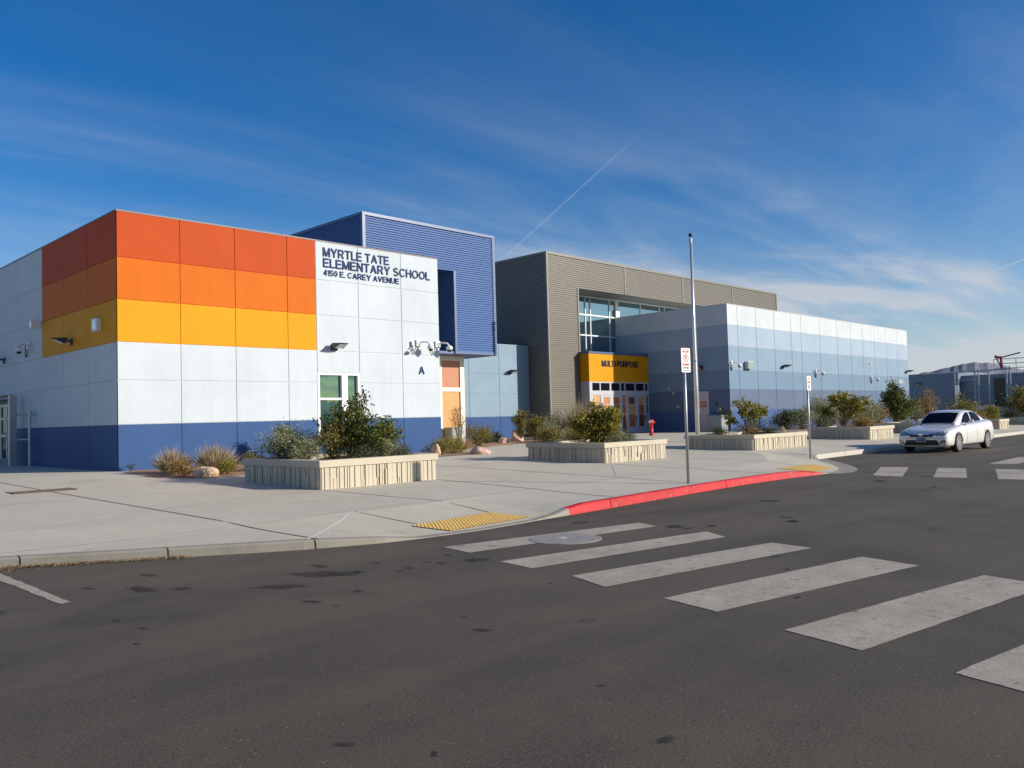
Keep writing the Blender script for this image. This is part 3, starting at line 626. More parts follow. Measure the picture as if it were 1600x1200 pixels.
# window
wf = MB()
yf0, yf1 = YA - .01, YA + .14
wf.box(WX0 - .03, WX1 + .03, yf0, yf1, WZ1 - .07, WZ1); wf.box(WX0 - .03, WX1 + .03, yf0 - .03, yf1, WZ0 - .02, WZ0 + .06)
wf.box(WX0 - .03, WX0 + .05, yf0, yf1, WZ0 + .06, WZ1 - .07); wf.box(WX1 - .06, WX1 + .03, yf0, yf1, WZ0 + .06, WZ1 - .07)
wf.box(15.83, 16.06, yf0, yf1, WZ0 + .06, WZ1 - .07); wf.box(WX0 + .05, 15.83, yf0 + .02, yf1, 2.38, 2.45)
win = in_world(wf.build('window', M_FRAME), A)
for a, b, c_, d_ in ((WX0 + .05, 15.83, WZ0 + .06, 2.38), (WX0 + .05, 15.83, 2.45, WZ1 - .07), (16.06, WX1 - .06, WZ0 + .06, WZ1 - .07)):
    p = MB(); p.box(a, b, YA + .10, YA + .115, c_, d_); p.build('pane', G_TEAL, win)
# recessed entry on the side
g = MB(); g.box(9.45, 9.6, 33.3, 48, BZ - .2, 2.95); g.box(XA + .3, 9.6, 33.2, 33.3, BZ - .2, 2.95)
in_world(g.build('recess_wall', [P_LB]), A)
g = MB(); g.box(XA + .3, 9.6, 33.3, 48, 2.86, 2.95); in_world(g.build('soffit', mat('peach_soffit', (.55, .36, .24), .7)), A)
y = 33.7
for k in range(5):
    f = MB(); f.box(9.36, 9.45, y, y + .1, .6, 2.7); f.box(9.36, 9.45, y + 1.5, y + 1.6, .6, 2.7); f.box(9.36, 9.45, y + .1, y + 1.5, 2.6, 2.7); f.box(9.36, 9.45, y + .1, y + 1.5, 1.42, 1.52); f.box(9.36, 9.45, y + .1, y + 1.5, 2.1, 2.18); f.box(9.36, 9.45, y + .7, y + .8, .6, 2.6)
    w_ = in_world(f.build('window', M_CREAM), A)
    p = MB(); p.box(9.40, 9.42, y + .1, y + .7, .6, 2.6); p.build('orange_pane', mat('orange_panel_dim', (.45, .16, .06), .5), w_)
    p = MB(); p.box(9.40, 9.42, y + .8, y + 1.5, .6, 2.6); p.build('pane', G_DARK, w_)
    y += 2.4
text_mesh('name_word', 'MYRTLE TATE', M_LETTER, A, 15.19, 7.12, .30, 2.69, YA, .03, sp=1.06)
text_mesh('name_word', 'ELEMENTARY SCHOOL', M_LETTER, A, 15.19, 6.765, .30, 4.55, YA, .03, sp=1.06)
text_mesh('address_word', '4150 E. CAREY AVENUE', M_LETTER, A, 15.20, 6.49, .195, 3.11, YA, .03, sp=1.08)
text_mesh('building_letter', 'A', M_LETTER, A, 19.12, 3.30, .29, .27, YA, .03)

# ------------------------------------------------------------------ blue metal block over the entrance
BX0, BX1, BY, BT, BB = 19.31, 26.56, 27.0, 9.96, 4.48
Bb = empty('blue_metal_block', (24, 27, BZ), 'blue ribbed metal entrance volume overhanging the orange entrance panels', 'building')
g = MB()
corr(g, 'y', BY, -1, BX0 + .12, BX1 - .12, 8.09, BT - .12); corr(g, 'y', BY, -1, 24.07 + .1, BX1 - .12, BB + .12, 8.09)
corr(g, 'y', BY, -1, BX0 + .12, 20.6, BB, 8.09)
corr(g, 'x', BX0, -1, BY + .1, 44, BB + .1, BT - .12); corr(g, 'x', BX1, 1, BY + .1, 33.5, BB + .1, BT - .12)
corr(g, 'x', 24.07, -1, BY + .1, 29.3, BB + .12, 8.09)
g.box(BX0 + .05, BX1 - .05, 29.35, 44, 5.9, BT - .2); g.box(24.15, BX1 - .05, BY + .05, 29.35, BB + .02, BT - .3); g.box(BX0 + .05, 24.15, BY + .05, 29.35, 8.11, BT - .3)
in_world(g.build('siding', M_BMETAL), Bb)
g = MB()
g.box(BX0 - .02, BX0 + .12, BY - .02, BY + .12, BB, BT - .12); g.box(BX1 - .12, BX1 + .02, BY - .02, BY + .12, BB, BT - .12); g.box(24.05, 24.17, BY - .02, BY + .1, BB + .12, 8.09)
g.box(BX0 - .03, BX1 + .03, BY - .03, BY + .14, BT - .12, BT); g.box(BX0 - .03, BX0 + .14, BY + .14, 44, BT - .12, BT); g.box(BX1 - .14, BX1 + .03, BY + .14, 44, BT - .12, BT)
g.box(24.05, BX1 - .12, BY - .015, BY + .1, BB, BB + .12)
in_world(g.build('trim', M_BTRIM), Bb)
g = MB(); g.box(20.2, BX1 - .02, BY + .05, 33.5, BB - .01, BB + .1); in_world(g.build('soffit', mat('blue_soffit', (.10, .13, .30), .6)), Bb)
bb(Bb, 'roof', BX0 + .14, BX1 - .14, BY + .14, 44, BT - .3, BT - .2, M_ROOF)
bb(Bb, 'recess_glass', 20.2, 24.0, 29.2, 29.3, BB + .1, 8.1, G_DARK)
# entrance panels below
g = MB(); VY = 28.1
for a, b in ((24.02, 24.17), (25.26, 25.51), (22.0, 22.2)): g.box(a, b, VY - .03, VY + .12, BZ, BB - .01)
g.box(20.2, 25.51, VY - .02, VY + .12, 2.88, 3.06); g.box(20.2, 25.51, VY - .02, VY + .12, 4.26, BB - .011); g.box(20.2, 25.51, VY - .02, VY + .12, BZ, BZ + .12)
g.box(25.41, 25.51, VY + .12, 33.5, BZ, BB - .01)
in_world(g.build('entrance_frame', M_CREAM), Bb)
M_OP1 = mat('orange_translucent_panel', (.42, .17, .085), .4, .10, 4); M_OP2 = mat('amber_translucent_panel', (.55, .28, .09), .4, .10, 4)
bb(Bb, 'entrance_panel', 20.2, 25.3, VY + .03, VY + .08, 3.0, 4.3, M_OP1, 'burnt orange upper entrance panel'); bb(Bb, 'entrance_panel', 20.2, 25.3, VY + .03, VY + .08, BZ + .1, 2.9, M_OP2, 'amber lower entrance panel')

# ------------------------------------------------------------------ low light blue wall
LBY = 33.58
LB = empty('low_blue_wing', (30, LBY, BZ), 'low light blue wing between the blue block and the bronze hall', 'building')
g = MB(); panels(g, 'y', LBY, -1, [25.5, 28.3, 30.85, 33.18, 35.66], [BZ, 1.72, 3.01, 4.15, 5.80], lambda i, j, u, z: 0 if z < 1.72 else 1)
g.box(25.5, 35.66, LBY + .02, 44, BZ - .3, 5.78, 1); in_world(g.build('wall', [P_BLUE, P_LB]), LB)
bb(LB, 'parapet_cap', 25.5, 35.66, LBY - .015, LBY + .3, 5.80, 5.84, mat('cap_blue', (.3, .36, .45), .5))

# ------------------------------------------------------------------ bronze metal hall
GX0, GX1, GY, GT, GO = 35.69, 63.75, 31.99, 11.22, 9.32; GLY = 33.85
G = empty('bronze_metal_hall', (GX0, GY, BZ), 'tall bronze ribbed metal hall with high glazing behind the entrance', 'building')
g = MB(); pt = .125
corr(g, 'y', GY, -1, GX0 + .1, 38.40, BZ, GO, pt, .036); 
for a, b in ((GX0 + .1, 43.16), (43.28, 49.83), (49.95, 56.64), (56.76, GX1 - .1)): corr(g, 'y', GY, -1, a, b, GO, GT - .14, pt, .036)
corr(g, 'y', GY, -1, 61.2, GX1 - .1, BZ, GO, pt, .036)
corr(g, 'x', GX0, -1, GY + .1, 52, BZ, GT - .14, pt, .036); corr(g, 'x', GX1, 1, GY + .1, 52, BZ, GT - .14, pt, .036)
corr(g, 'x', 38.5, 1, GY + .1, GLY, BZ, GO, pt, .036)
g.box(GX0 + .05, 38.44, GY + .05, GLY + .2, BZ - .3, GO - .005); g.box(61.25, GX1 - .05, GY + .05, GLY + .2, BZ - .3, GO - .005)
g.box(GX0 + .05, GX1 - .05, GY + .05, GLY + .2, GO + .04, GT - .2); g.box(GX0 + .05, GX1 - .05, GLY + .22, 52, BZ - .3, GT - .2)
in_world(g.build('siding', M_GMETAL), G)
g = MB()
g.box(GX0 - .02, GX0 + .1, GY - .02, GY + .1, BZ, GT - .14); g.box(GX1 - .1, GX1 + .02, GY - .02, GY + .1, BZ, GT - .14); g.box(38.40, 38.52, GY - .02, GY + .1, BZ, GO)
for x in (43.16, 49.83, 56.64): g.box(x, x + .12, GY - .01, GY + .05, GO + .02, GT - .14)
g.box(GX0 - .03, GX1 + .03, GY - .03, GY + .15, GT - .14, GT); g.box(GX0 - .03, GX0 + .15, GY + .15, 52, GT - .14, GT); g.box(GX1 - .15, GX1 + .03, GY + .15, 52, GT - .14, GT)
in_world(g.build('trim', M_GTRIM), G)
bb(G, 'soffit', 38.5, 61.2, GY + .02, GLY + .2, GO, GO + .05, M_SOFF)
bb(G, 'roof', GX0 + .15, GX1 - .15, GY + .15, 52, GT - .3, GT - .2, M_ROOF)
f = MB()
for a in (41.28, 41.80, 43.80, 47.30, 49.6, 50.23, 53, 56, 59): f.box(a, a + .07, GLY - .05, GLY + .04, 5.0, GO - .06)
f.box(44.44, 44.74, GLY - .09, GLY + .04, 5.0, GO - .06); f.box(52.0, 52.3, GLY - .09, GLY + .04, 5, GO - .06); f.box(38.52, 38.6, GLY - .05, GLY + .04, 5, GO - .06)
f.box(38.6, 61.2, GLY - .07, GLY + .045, 8.05, 8.14); f.box(38.6, 61.2, GLY - .07, GLY + .045, 6.74, 6.82); f.box(38.52, 61.2, GLY - .06, GLY + .05, GO - .09, GO - .002)
f.box(44.38, 44.8, GLY - .16, GLY - .09, 8.0, 8.6)
gw_ = in_world(f.build('window', M_FRAME), G)
gx = [38.6, 41.28, 41.80, 43.80, 44.44, 47.30, 50.23, 53, 56, 59, 61.2]
for a, b in zip(gx, gx[1:]):
    p = MB()
    for z0, z1 in ((5.0, 6.74), (6.82, 8.05), (8.14, GO - .09)): p.box(a + .0, b, GLY, GLY + .015, z0, z1)
    p.build('pane', G_BLUE, gw_)
bb(G, 'dark_interior', 38.5, 61.2, GLY + .10, GLY + .2, BZ, GO, M_BLACK)

# ------------------------------------------------------------------ amber porch
PY = 31.27; PX0, PX1 = 38.40, 44.40
PO = empty('entrance_porch', (41, PY, BZ), 'amber entrance porch lettered MULTI-PURPOSE with panelled glass doors', 'entrance porch')
g = MB(); g.box(PX0, PX1, PY, GLY - .1, 3.66, 5.33); in_world(g.build('fascia', P_YEL), PO)
bb(PO, 'cap', PX0 - .03, PX1, PY - .03, GLY - .1, 5.33, 5.46, M_BTRIM)
text_mesh('lettering', 'MULTI-PURPOSE', M_LETTERD, PO, 39.62, 4.58, .37, 3.66, PY, .05, sp=1.05, bold=.012)
f = MB(); ff = lambda a, b, c_, d_, o=0: f.box(a, b, PY + .02 - o, PY + .12, c_, d_)
ff(PX0, 38.66, BZ, 3.66, .012); f.box(PX0, PX0 + .1, PY + .12, 32.0, BZ, 3.66)
ff(38.66, PX1, 3.58, 3.66); ff(38.66, PX1, 2.86, 3.12)
for a, b in ((39.38, 39.48), (40.36, 40.5), (41.38, 41.48), (41.86, 41.95), (42.93, 43.03), (43.92, 44.02), (44.33, 44.40)): ff(a, b, 3.12, 3.58)
for a, b in ((39.46, 39.60), (40.44, 40.56), (41.44, 41.56), (41.96, 42.1), (43.04, 43.16), (44.0, 44.1)): ff(a, b, BZ, 2.86, .005)
ff(44.36, PX1, BZ, 2.86)
fr = in_world(f.build('storefront', M_DOORW), PO)
tg = MB(); tg.box(38.66, 44.36, PY + .07, PY + .085, 3.12, 3.58); tg.build('transom_glass', G_DARK, fr)
tg = MB(); tg.box(PX0 + .03, PX0 + .045, PY + .2, 31.95, BZ + .2, 3.6); tg.build('side_glass', G_DARK, fr)
pc = lambda n, c_: mat(n, c_, .4, .08, 5)
PC = [pc('panel_amber', (.60, .33, .11)), pc('panel_orange', (.46, .19, .07)), pc('panel_brick', (.42, .12, .05)), pc('panel_maroon', (.20, .045, .035)), pc('panel_ochre', (.55, .33, .10))]
def infill(name, a, b, seq, root, door=True):
    o = MB(); e = .13 if door else .03
    o.box(a, a + e, PY + .03, PY + .10, BZ + .02, 2.85); o.box(b - e, b, PY + .03, PY + .10, BZ + .02, 2.85); o.box(a + e, b - e, PY + .03, PY + .10, 2.85 - e, 2.85); o.box(a + e, b - e, PY + .03, PY + .10, BZ + .02, BZ + (.40 if door else .08))
    for z in (1.66, 2.27): o.box(a + e, b - e, PY + .035, PY + .10, z - .02, z + .02)
    d_ = in_world(o.build(name, M_DOORW), root)
    zs_ = [BZ + (.40 if door else .08), 1.64, 2.25, 2.85 - e]; zb = [zs_[0], 1.68, 2.29]
    for k in range(3):
        p = MB(); p.box(a + e, b - e, PY + .06, PY + .07, zb[k], zs_[k + 1]); p.build('panel', PC[seq[k]], d_)
    if door:
        p = MB(); p.tube([(b - .08, PY - .03, 1.25), (b - .08, PY - .03, 1.55)], .02, 8); p.box(b - .1, b - .06, PY - .03, PY + .04, 1.3, 1.34); p.box(b - .1, b - .06, PY - .03, PY + .04, 1.46, 1.5); p.build('handle', M_BLACK, d_)
    return d_
infill('sidelight', 38.68, 39.46, (4, 1, 0), PO, False)
for a, b, s_ in ((39.60, 40.44, (2, 1, 1)), (40.56, 41.44, (3, 3, 2)), (42.10, 43.04, (2, 4, 3)), (43.16, 44.0, (3, 2, 4))): infill('door', a, b, s_, PO)
infill('sidelight', 41.56, 41.96, (3, 2, 1), PO, False); infill('sidelight', 44.10, 44.36, (4, 3, 3), PO, False)

# ------------------------------------------------------------------ multipurpose building
XB, YB, BTZ = 44.404, 25.483, 8.07; XBE = 73.95
MP = empty('multipurpose_building', (XB, YB, BZ), 'long multipurpose hall striped in bands of blue, lavender and white', 'building')
zB = [BZ, 1.72, 2.99, 4.16, 5.59, 6.87, BTZ]
g = MB()
panels(g, 'y', YB, -1, [XB, 45.61, 47.9, 50.27, 52.65, 54.11, 57.01, 59.9, 62.29, 64.57, 66.85, 69.25, 71.63, 73.95], zB, lambda i, j, u, z: j, gw=.035, gd=.02, hgroove=False)
DY0, DY1 = 26.9, 27.85
panels(g, 'x', XB, -1, [YB, 33.83], zB, lambda i, j, u, z: j, hgroove=False)
g.box(XB + .02, XBE, YB + .02, 48, BZ - .3, BTZ - .02, 5, skip=())
in_world(g.build('wall', [B1, B2, B3, B4, B5, B6]), MP)
g = MB(); g.box(XB - .01, XBE, YB - .012, YB + .3, BTZ, BTZ + .04); g.box(XB - .01, XB + .3, YB + .3, GLY, BTZ, BTZ + .04); in_world(g.build('parapet_cap', mat('cap_grey', (.5, .5, .5), .5)), MP)
g = MB(); g.box(XB - .05, XB - .005, DY0, DY0 + .07, BZ, 2.92); g.box(XB - .05, XB - .005, DY1 - .07, DY1, BZ, 2.92); g.box(XB - .05, XB - .005, DY0 + .07, DY1 - .07, 2.85, 2.92); g.box(XB - .03, XB - .004, DY0 + .07, DY1 - .07, BZ + .02, 2.85)
dr = in_world(g.build('door', mat('pinkish_grey_door', (.50, .46, .48), .5, .03, 3)), MP)
g = MB(); g.box(XB - .045, XB - .03, 27.08, 27.62, 1.97, 2.3); rs = g.build('red_notice', M_RED, dr)
rs.location = (0, 0, 0)
for o in text_mesh('notice_text', 'FIRE RISER\nROOM', M_SIGNW, MP, 27.56, 2.03, .2, .42, XB - .045, .004, 'x'): o.parent = dr; o.location = (0, 0, 0)
bb(MP, 'door_handle', XB - .1, XB - .03, 27.0, 27.05, 1.4, 1.55, M_STEEL)
for y, z in ((30.0, 4.3), (29.76, 3.2), (29.1, 2.05), (29.4, 2.9)):
    g = MB(); g.lathe([(.09, 0), (.11, -.05), (.06, -.07)], (XB, y, z), 12, axis='x'); in_world(g.build('wall_bell', M_STEEL), MP)
bb(MP, 'louvre', 71.6, 72.6, YB - .02, YB + .01, 3.6, 3.9, M_STEEL)

# ------------------------------------------------------------------ yard wing, far right
D = empty('yard_wing', (90, 22, BZ), 'low dark slate wing with roof railing beyond the silver car', 'building')
g = MB(); DZ = 4.9
g.box(90, 120, 26.3, 34, BZ - .3, DZ, 0); g.box(90.9, 120, 22.2, 26.3, BZ - .3, DZ - .3, 1); g.box(90, 120, 4, 22.2, BZ - .3, 4.55, 0)
g.box(90.88, 90.9, 23.4, 26.2, 3.9, 3.93, 2); g.box(90.88, 90.9, 23.4, 26.2, 2.8, 2.83, 2)
in_world(g.build('wall', [P_DGREY, paint('paint_slate_pale', (.21, .26, .31)), M_JOINT]), D)
g = MB(); g.box(89.95, 120, 26.25, 34, DZ, DZ + .06); g.box(89.95, 120, 4, 22.25, 4.55, 4.61); in_world(g.build('parapet_cap', M_STEEL), D)
bb(D, 'doorway', 90.85, 90.95, 22.2, 23.4, BZ, 4.2, M_DARKM); bb(D, 'doorway_panel', 90.80, 90.84, 22.3, 23.3, BZ, 1.4, M_STEEL)
g = MB()
for z in (5.1, 5.55, 6.0): g.tube([(90.4, 8, z), (90.4, 23.2, z)], .035, 6)
for y in np.arange(8, 23.3, 1.9): g.tube([(90.4, y, 4.5), (90.4, y, 6.0)], .035, 6)
in_world(g.build('roof_railing', M_STEEL), D)
g = MB()
for y in (12, 14.5, 17): g.box(92, 95, y, y + 1.8, 4.6, 5.35)
in_world(g.build('roof_unit', mat('teal_roof_unit', (.30, .40, .42), .6)), D)
# steel yard gantry with white gate
GA = empty('yard_gantry', (88.5, 24, BZ), 'pale steel pipe gantry and gate in front of the yard wing', 'gantry')
g = MB()
for y, h in ((26.2, 5.0), (25.9, 5.0), (24.4, 5.0), (24.1, 5.1), (23.2, 5.0), (21.7, 5.2), (21.4, 5.2)): g.tube([(88.5, y, .45), (88.5, y, h)], .07, 8)
g.tube([(88.5, 26.4, 4.85), (88.5, 21.2, 4.95)], .07, 8); g.tube([(88.5, 26.2, 4.1), (88.5, 24.1, 4.1)], .04, 8); g.tube([(88.5, 26.3, 1.2), (88.5, 21.4, .95)], .06, 8)
in_world(g.build('frame', mat('pale_pipe_paint', (.30, .34, .38), .5)), GA)
g = MB()
for y in (26.9, 26.3): g.box(88.2, 88.3, y, y + .08, .45, 1.55)
g.box(88.2, 88.3, 26.3, 26.98, 1.5, 1.6); g.box(88.2, 88.3, 26.3, 26.98, .9, .96); in_world(g.build('gate', M_WHITEP), GA)
# roof hoist
HO = empty('roof_hoist', (89.8, 22.4, 4.9), 'red roof hoist with a slanting arm above the yard wing', 'hoist')
g = MB(); g.tube([(0, 0, 0), (0, 0, 1.25)], .12, 8); g.box(-.15, .15, -.05, .35, 1.15, 1.35); g.build('post', mat('faded_red', (.25, .025, .03), .6), HO)
g = MB(); g.tube([(0, .1, 1.2), (0, -1.5, 1.55)], .06, 8); g.lathe([(.1, 0), (.1, .12)], (0, -1.55, 1.5), 10); g.build('arm', M_DARKM, HO)
g = MB(); g.tube([(0, 0, .2), (0, .45, 1.3)], .06, 8); g.box(-.1, .1, .35, .55, 1.2, 1.45); g.build('winch', bpy.data.materials['faded_red'], HO)
# pale trailer / signs in the yard, seen over the car
for (y, z0, z1, lab) in ((25.6, 1.7, 3.3, 'tall narrow white board on a post left of the yard gantry'), (24.25, .75, 1.25, 'small white board low in front of the yard gantry'), (22.9, .65, 1.15, 'lowest white board at the right of the yard gantry')):
    t = empty('white_sign', (87, y, BZ), lab, 'sign', 'white signs in the yard')
    q = MB(); q.box(-.03, .03, -.03, .03, 0, z0); q.build('post', M_STEEL, t); q = MB(); q.box(-.04, -.01, -.16, .16, z0 - BZ, z1 - BZ + .3); q.build('board', M_SIGNW, t)
ut = empty('utility_trailer', (86, 23.9, BZ), 'pale boxy trailer parked in the yard behind the car', 'trailer')
g = MB(); g.hexa([(0, -1.2, .35), (2.2, -1.2, .35), (2.2, 1.2, .35), (0, 1.2, .35), (.2, -1.1, 1.05), (2, -1.1, 1.05), (2, 1.0, 1.15), (.2, 1.0, 1.15)]); g.build('body', mat('trailer_paint', (.50, .50, .46), .6, .1, 3), ut)
for y in (-.8, .8):
    g = MB(); g.lathe([(.25, 0), (.25, .2)], (.5, y, .25), 14, axis='y'); g.build('wheel', M_BLACK, ut)

# ------------------------------------------------------------------ wall fittings
def wall_light(x, y, z, face, label, size=1.0):
    t = empty('wall_light', (x, y, z), label, 'wall light', 'wedge wall lights', rz={'y': 0, 'x': -math.pi / 2}[face])
    # local: faces -Y; arm from the wall then a drooping wedge head
    g = MB(); g.box(-.12 * size, .12 * size, -.05, 0, -.1, .1); g.tube([(0, -.02, .03), (0, -.28 * size, .06)], .03, 8); g.build('arm', M_DARKM, t)
    g = MB(); s = size; g.hexa([(-.2 * s, -.25 * s, -.05), (.2 * s, -.25 * s, -.05), (.2 * s, -.18 * s, .0), (-.2 * s, -.18 * s, .0), (-.17 * s, -.6 * s, .10), (.17 * s, -.6 * s, .10), (.2 * s, -.18 * s, .13), (-.2 * s, -.18 * s, .13)])
    g.build('head', M_DARKM, t)
    g = MB(); g.poly([(-.14 * s, -.28 * s, -.052), (-.14 * s, -.56 * s, .062), (.14 * s, -.56 * s, .062), (.14 * s, -.28 * s, -.052)]); g.build('lens', M_WHITEP, t)
    return t
wall_light(15.55, YA, 4.12, 'y', 'dark wedge wall light above the green tinted window')
wall_light(XA, 27.1, 4.28, 'x', 'dark wedge wall light on the shaded yellow panels', .9)
wall_light(XA, 34.2, 4.20, 'x', 'dark wedge wall light at the far left edge of the shaded wall')
wall_light(34.05, LBY, 4.25, 'y', 'dark wedge wall light on the low light blue wing')
wall_light(51.3, YB, 4.48, 'y', 'dark wedge wall light on the sunlit banded wall')
wall_light(73.5, YB, 4.60, 'y', 'dark wedge wall light at the far right end of the banded hall')
wall_light(XB, 27.35, 4.35, 'x', 'dark wedge wall light on the shaded end wall behind the flagpole')
wall_light(90, 30.0, 3.9, 'x', 'dark wedge wall light on the yard wing', 1.2)
def camera_unit(x, y, z, face, label, dx=.45, cable=True, mirror=False, plate=False):
    t = empty('security_camera', (x, y, z), label, 'security camera', 'security cameras', rz={'y': 0, 'x': -math.pi / 2}[face]); s = -1 if mirror else 1
    g = MB(); g.box(-.11, .11, -.07, 0, -.11, .11); g.box(-.05, .05, -.1, -.07, -.05, .05); g.build('bracket_box', M_WHITEP, t)
    g = MB(); g.tube([(0, -.06, .02), (s * .1, -.2, .04), (s * .2, -.34, .02), (s * .26, -.40, -.08)], .03, 8); g.build('arm', M_WHITEP, t)
    g = MB(); g.lathe([(.02, .07), (.1, .05), (.12, 0), (.12, -.06), (.10, -.09)], (s * .26, -.4, -.14), 14); g.build('housing', M_WHITEP, t, True)
    g = MB(); g.lathe([(.085, 0), (.07, -.05), (.03, -.075)], (s * .26, -.4, -.231), 12); g.build('dome', M_BLACK, t, True)
    if cable:
        P = [(-s * .05, -.05, -.08)] + [(-s * (.05 + .3 * k / 8), -.06, -.08 - .3 * math.sin(math.pi * k / 8) ** .8) for k in range(1, 8)] + [(-s * .38, -.02, .03)]
        g = MB(); g.tube(P, .016, 6); g.build('cable', M_BLACK, t)
    return t
camera_unit(19.12, YA, 4.42, 'y', 'left one of the twin white cameras above the letter A')
camera_unit(20.02, YA, 4.42, 'y', 'right one of the twin white cameras, at the wall corner beyond the letter A')
camera_unit(XA, 31.2, 4.5, 'x', 'white camera with a looping cable on the shaded left wall')
camera_unit(44.7, YB, 4.55, 'y', 'white camera at the sunlit corner of the banded hall')
camera_unit(56.1, YB, 4.3, 'y', 'white camera at the middle of the banded wall'); camera_unit(65.9, YB, 4.0, 'y', 'white camera toward the right end of the banded wall')
t = empty('floodlight', (18.85, YA, 4.35), 'small grey round floodlight left of the twin cameras', 'floodlight')
g = MB(); g.box(-.05, .05, -.06, 0, -.05, .12); g.tube([(0, -.05, 0), (-.1, -.15, -.12)], .02, 6); g.build('bracket', M_STEEL, t)
g = MB(); g.lathe([(.06, .03), (.11, -.02), (.11, -.05)], (-.12, -.2, -.2), 12); g.build('head', M_STEEL, t)
def wbox(name, x0, x1, y0, y1, z0, z1, m_, label, cat, m2=None):
    t = empty(name, ((x0 + x1) / 2, (y0 + y1) / 2, z0), label, cat); o = bb(t, 'housing', x0, x1, y0, y1, z0, z1, m_)
    bv = o.modifiers.new('b', 'BEVEL'); bv.width = min(x1 - x0, y1 - y0, z1 - z0) * .12; bv.segments = 2
    return t
t = wbox('wall_speaker', XA - .14, XA, 24.62, 25.0, 4.40, 4.76, M_WHITEP, 'square white box on the shaded yellow panels near the corner', 'wall speaker'); bb(t, 'grille', XA - .145, XA - .14, 24.67, 24.95, 4.45, 4.71, M_ALU)
t = wbox('alarm_box', XA - .3, XA, 29.95, 30.15, 4.98, 5.22, M_WHITEP, 'small pale box fixed where the orange panels meet the white wall', 'alarm box'); bb(t, 'cover', XA - .305, XA - .3, 29.98, 30.12, 5.01, 5.19, M_ALU)
t = wbox('junction_box', 46.25, 46.95, YB - .28, YB, 4.22, 4.68, mat('pale_green_box', (.50, .55, .45), .6), 'pale green box on the banded wall near its corner', 'junction box'); bb(t, 'cover', 46.3, 46.9, YB - .29, YB - .28, 4.27, 4.63, M_CABG)
t = wbox('vent_plate', 65.2, 66.1, YB - .03, YB, 5.02, 5.2, M_STEEL, 'flat grey vent plate above the right hand camera on the banded wall', 'vent'); bb(t, 'slot', 65.5, 65.8, YB - .04, YB - .03, 5.06, 5.16, M_BLACK)
def cabinet(x0, x1, y0, y1, z0, z1, label):
    t = empty('utility_cabinet', ((x0 + x1) / 2, (y0 + y1) / 2, z0), label, 'utility cabinet', 'utility cabinets')
    bb(t, 'housing', x0, x1, y0, y1, z0, z1 - .05, M_CABG); bb(t, 'lid', x0 - .03, x1 + .03, y0 - .03, y1 + .03, z1 - .05, z1, M_CABG)
    bb(t, 'door', x0 + .04, x1 - .04, y0 - .015, y0, z0 + .08, z1 - .1, M_CABG); bb(t, 'handle', x1 - .12, x1 - .09, y0 - .03, y0 - .015, (z0 + z1) / 2 - .05, (z0 + z1) / 2 + .05, M_DARKM)
cabinet(43.55, 44.3, 25.62, 26.4, BZ, 1.45, 'grey green cabinet beside the pale door at the striped hall corner')
cabinet(24.15, 24.75, 27.45, 27.95, BZ, 1.28, 'grey green cabinet in front of the amber entrance panel')
# keypad on the end wall
t = wbox('card_reader', XB - .05, XB, 26.3, 26.42, 2.0, 2.2, M_BLACK, 'small black card reader right of the pale door', 'card reader'); bb(t, 'face', XB - .056, XB - .05, 26.32, 26.40, 2.03, 2.17, M_DARKM)

# ------------------------------------------------------------------ gate at the left
gt = empty('pipe_gate', (8.4, 32.2, BZ), 'grey steel gate frame standing at the shaded far left wall', 'gate')
g = MB(); g.box(8.2, 8.42, 31.9, 32.1, BZ, 2.86); in_world(g.build('post', M_STEEL), gt)
g = MB(); g.tube([(8.45, 30.6, BZ), (8.45, 30.6, 2.32)], .05, 8); in_world(g.build('post', M_STEEL), gt)
for P in ([(8.4, 31.95, 2.2), (8.45, 30.6, 2.2)], [(8.4, 31.95, 1.35), (8.45, 30.6, 1.35)], [(7.2, 34.5, 2.72), (8.3, 32, 2.75)]):
    g = MB(); g.tube(P, .033, 8); in_world(g.build('rail', M_STEEL), gt)

# ------------------------------------------------------------------ flagpole
fp = empty('flagpole', (31.17, 19.5, surf(31.17, 19.5)), 'tall tapered aluminium flagpole with a dark ball on top', 'flagpole')
HP = 8.88
g = MB(); g.tube([(0, 0, 0), (0, 0, 2.5), (0, 0, HP * .55), (0, 0, HP - .25)], [.095, .09, .068, .045], 20); g.build('pole', M_ALU, fp, True)
g = MB(); g.lathe([(.065, 0), (.065, .18), (.05, .22)], (0, 0, HP - .26), 14); g.build('truck', M_STEEL, fp)
g = MB(); g.lathe([(.02, -.09), (.07, -.06), (.09, 0), (.07, .06), (.02, .09)], (0, 0, HP + .08), 14); g.build('ball', M_BLACK, fp, True)
g = MB(); g.lathe([(.11, 0), (.11, .05), (.10, .06)], (0, 0, 3.85 - .4), 14); g.build('cleat_band', M_STEEL, fp)
g = MB(); g.lathe([(.17, 0), (.16, .04), (.10, .10)], (0, 0, 0), 20); g.build('flash_collar', M_ALU, fp)
g = MB(); g.tube([(.03, -.1, 1.2), (.02, -.085, 5), (.0, -.06, HP - .1)], .008, 5); g.build('halyard', M_WHITEP, fp)

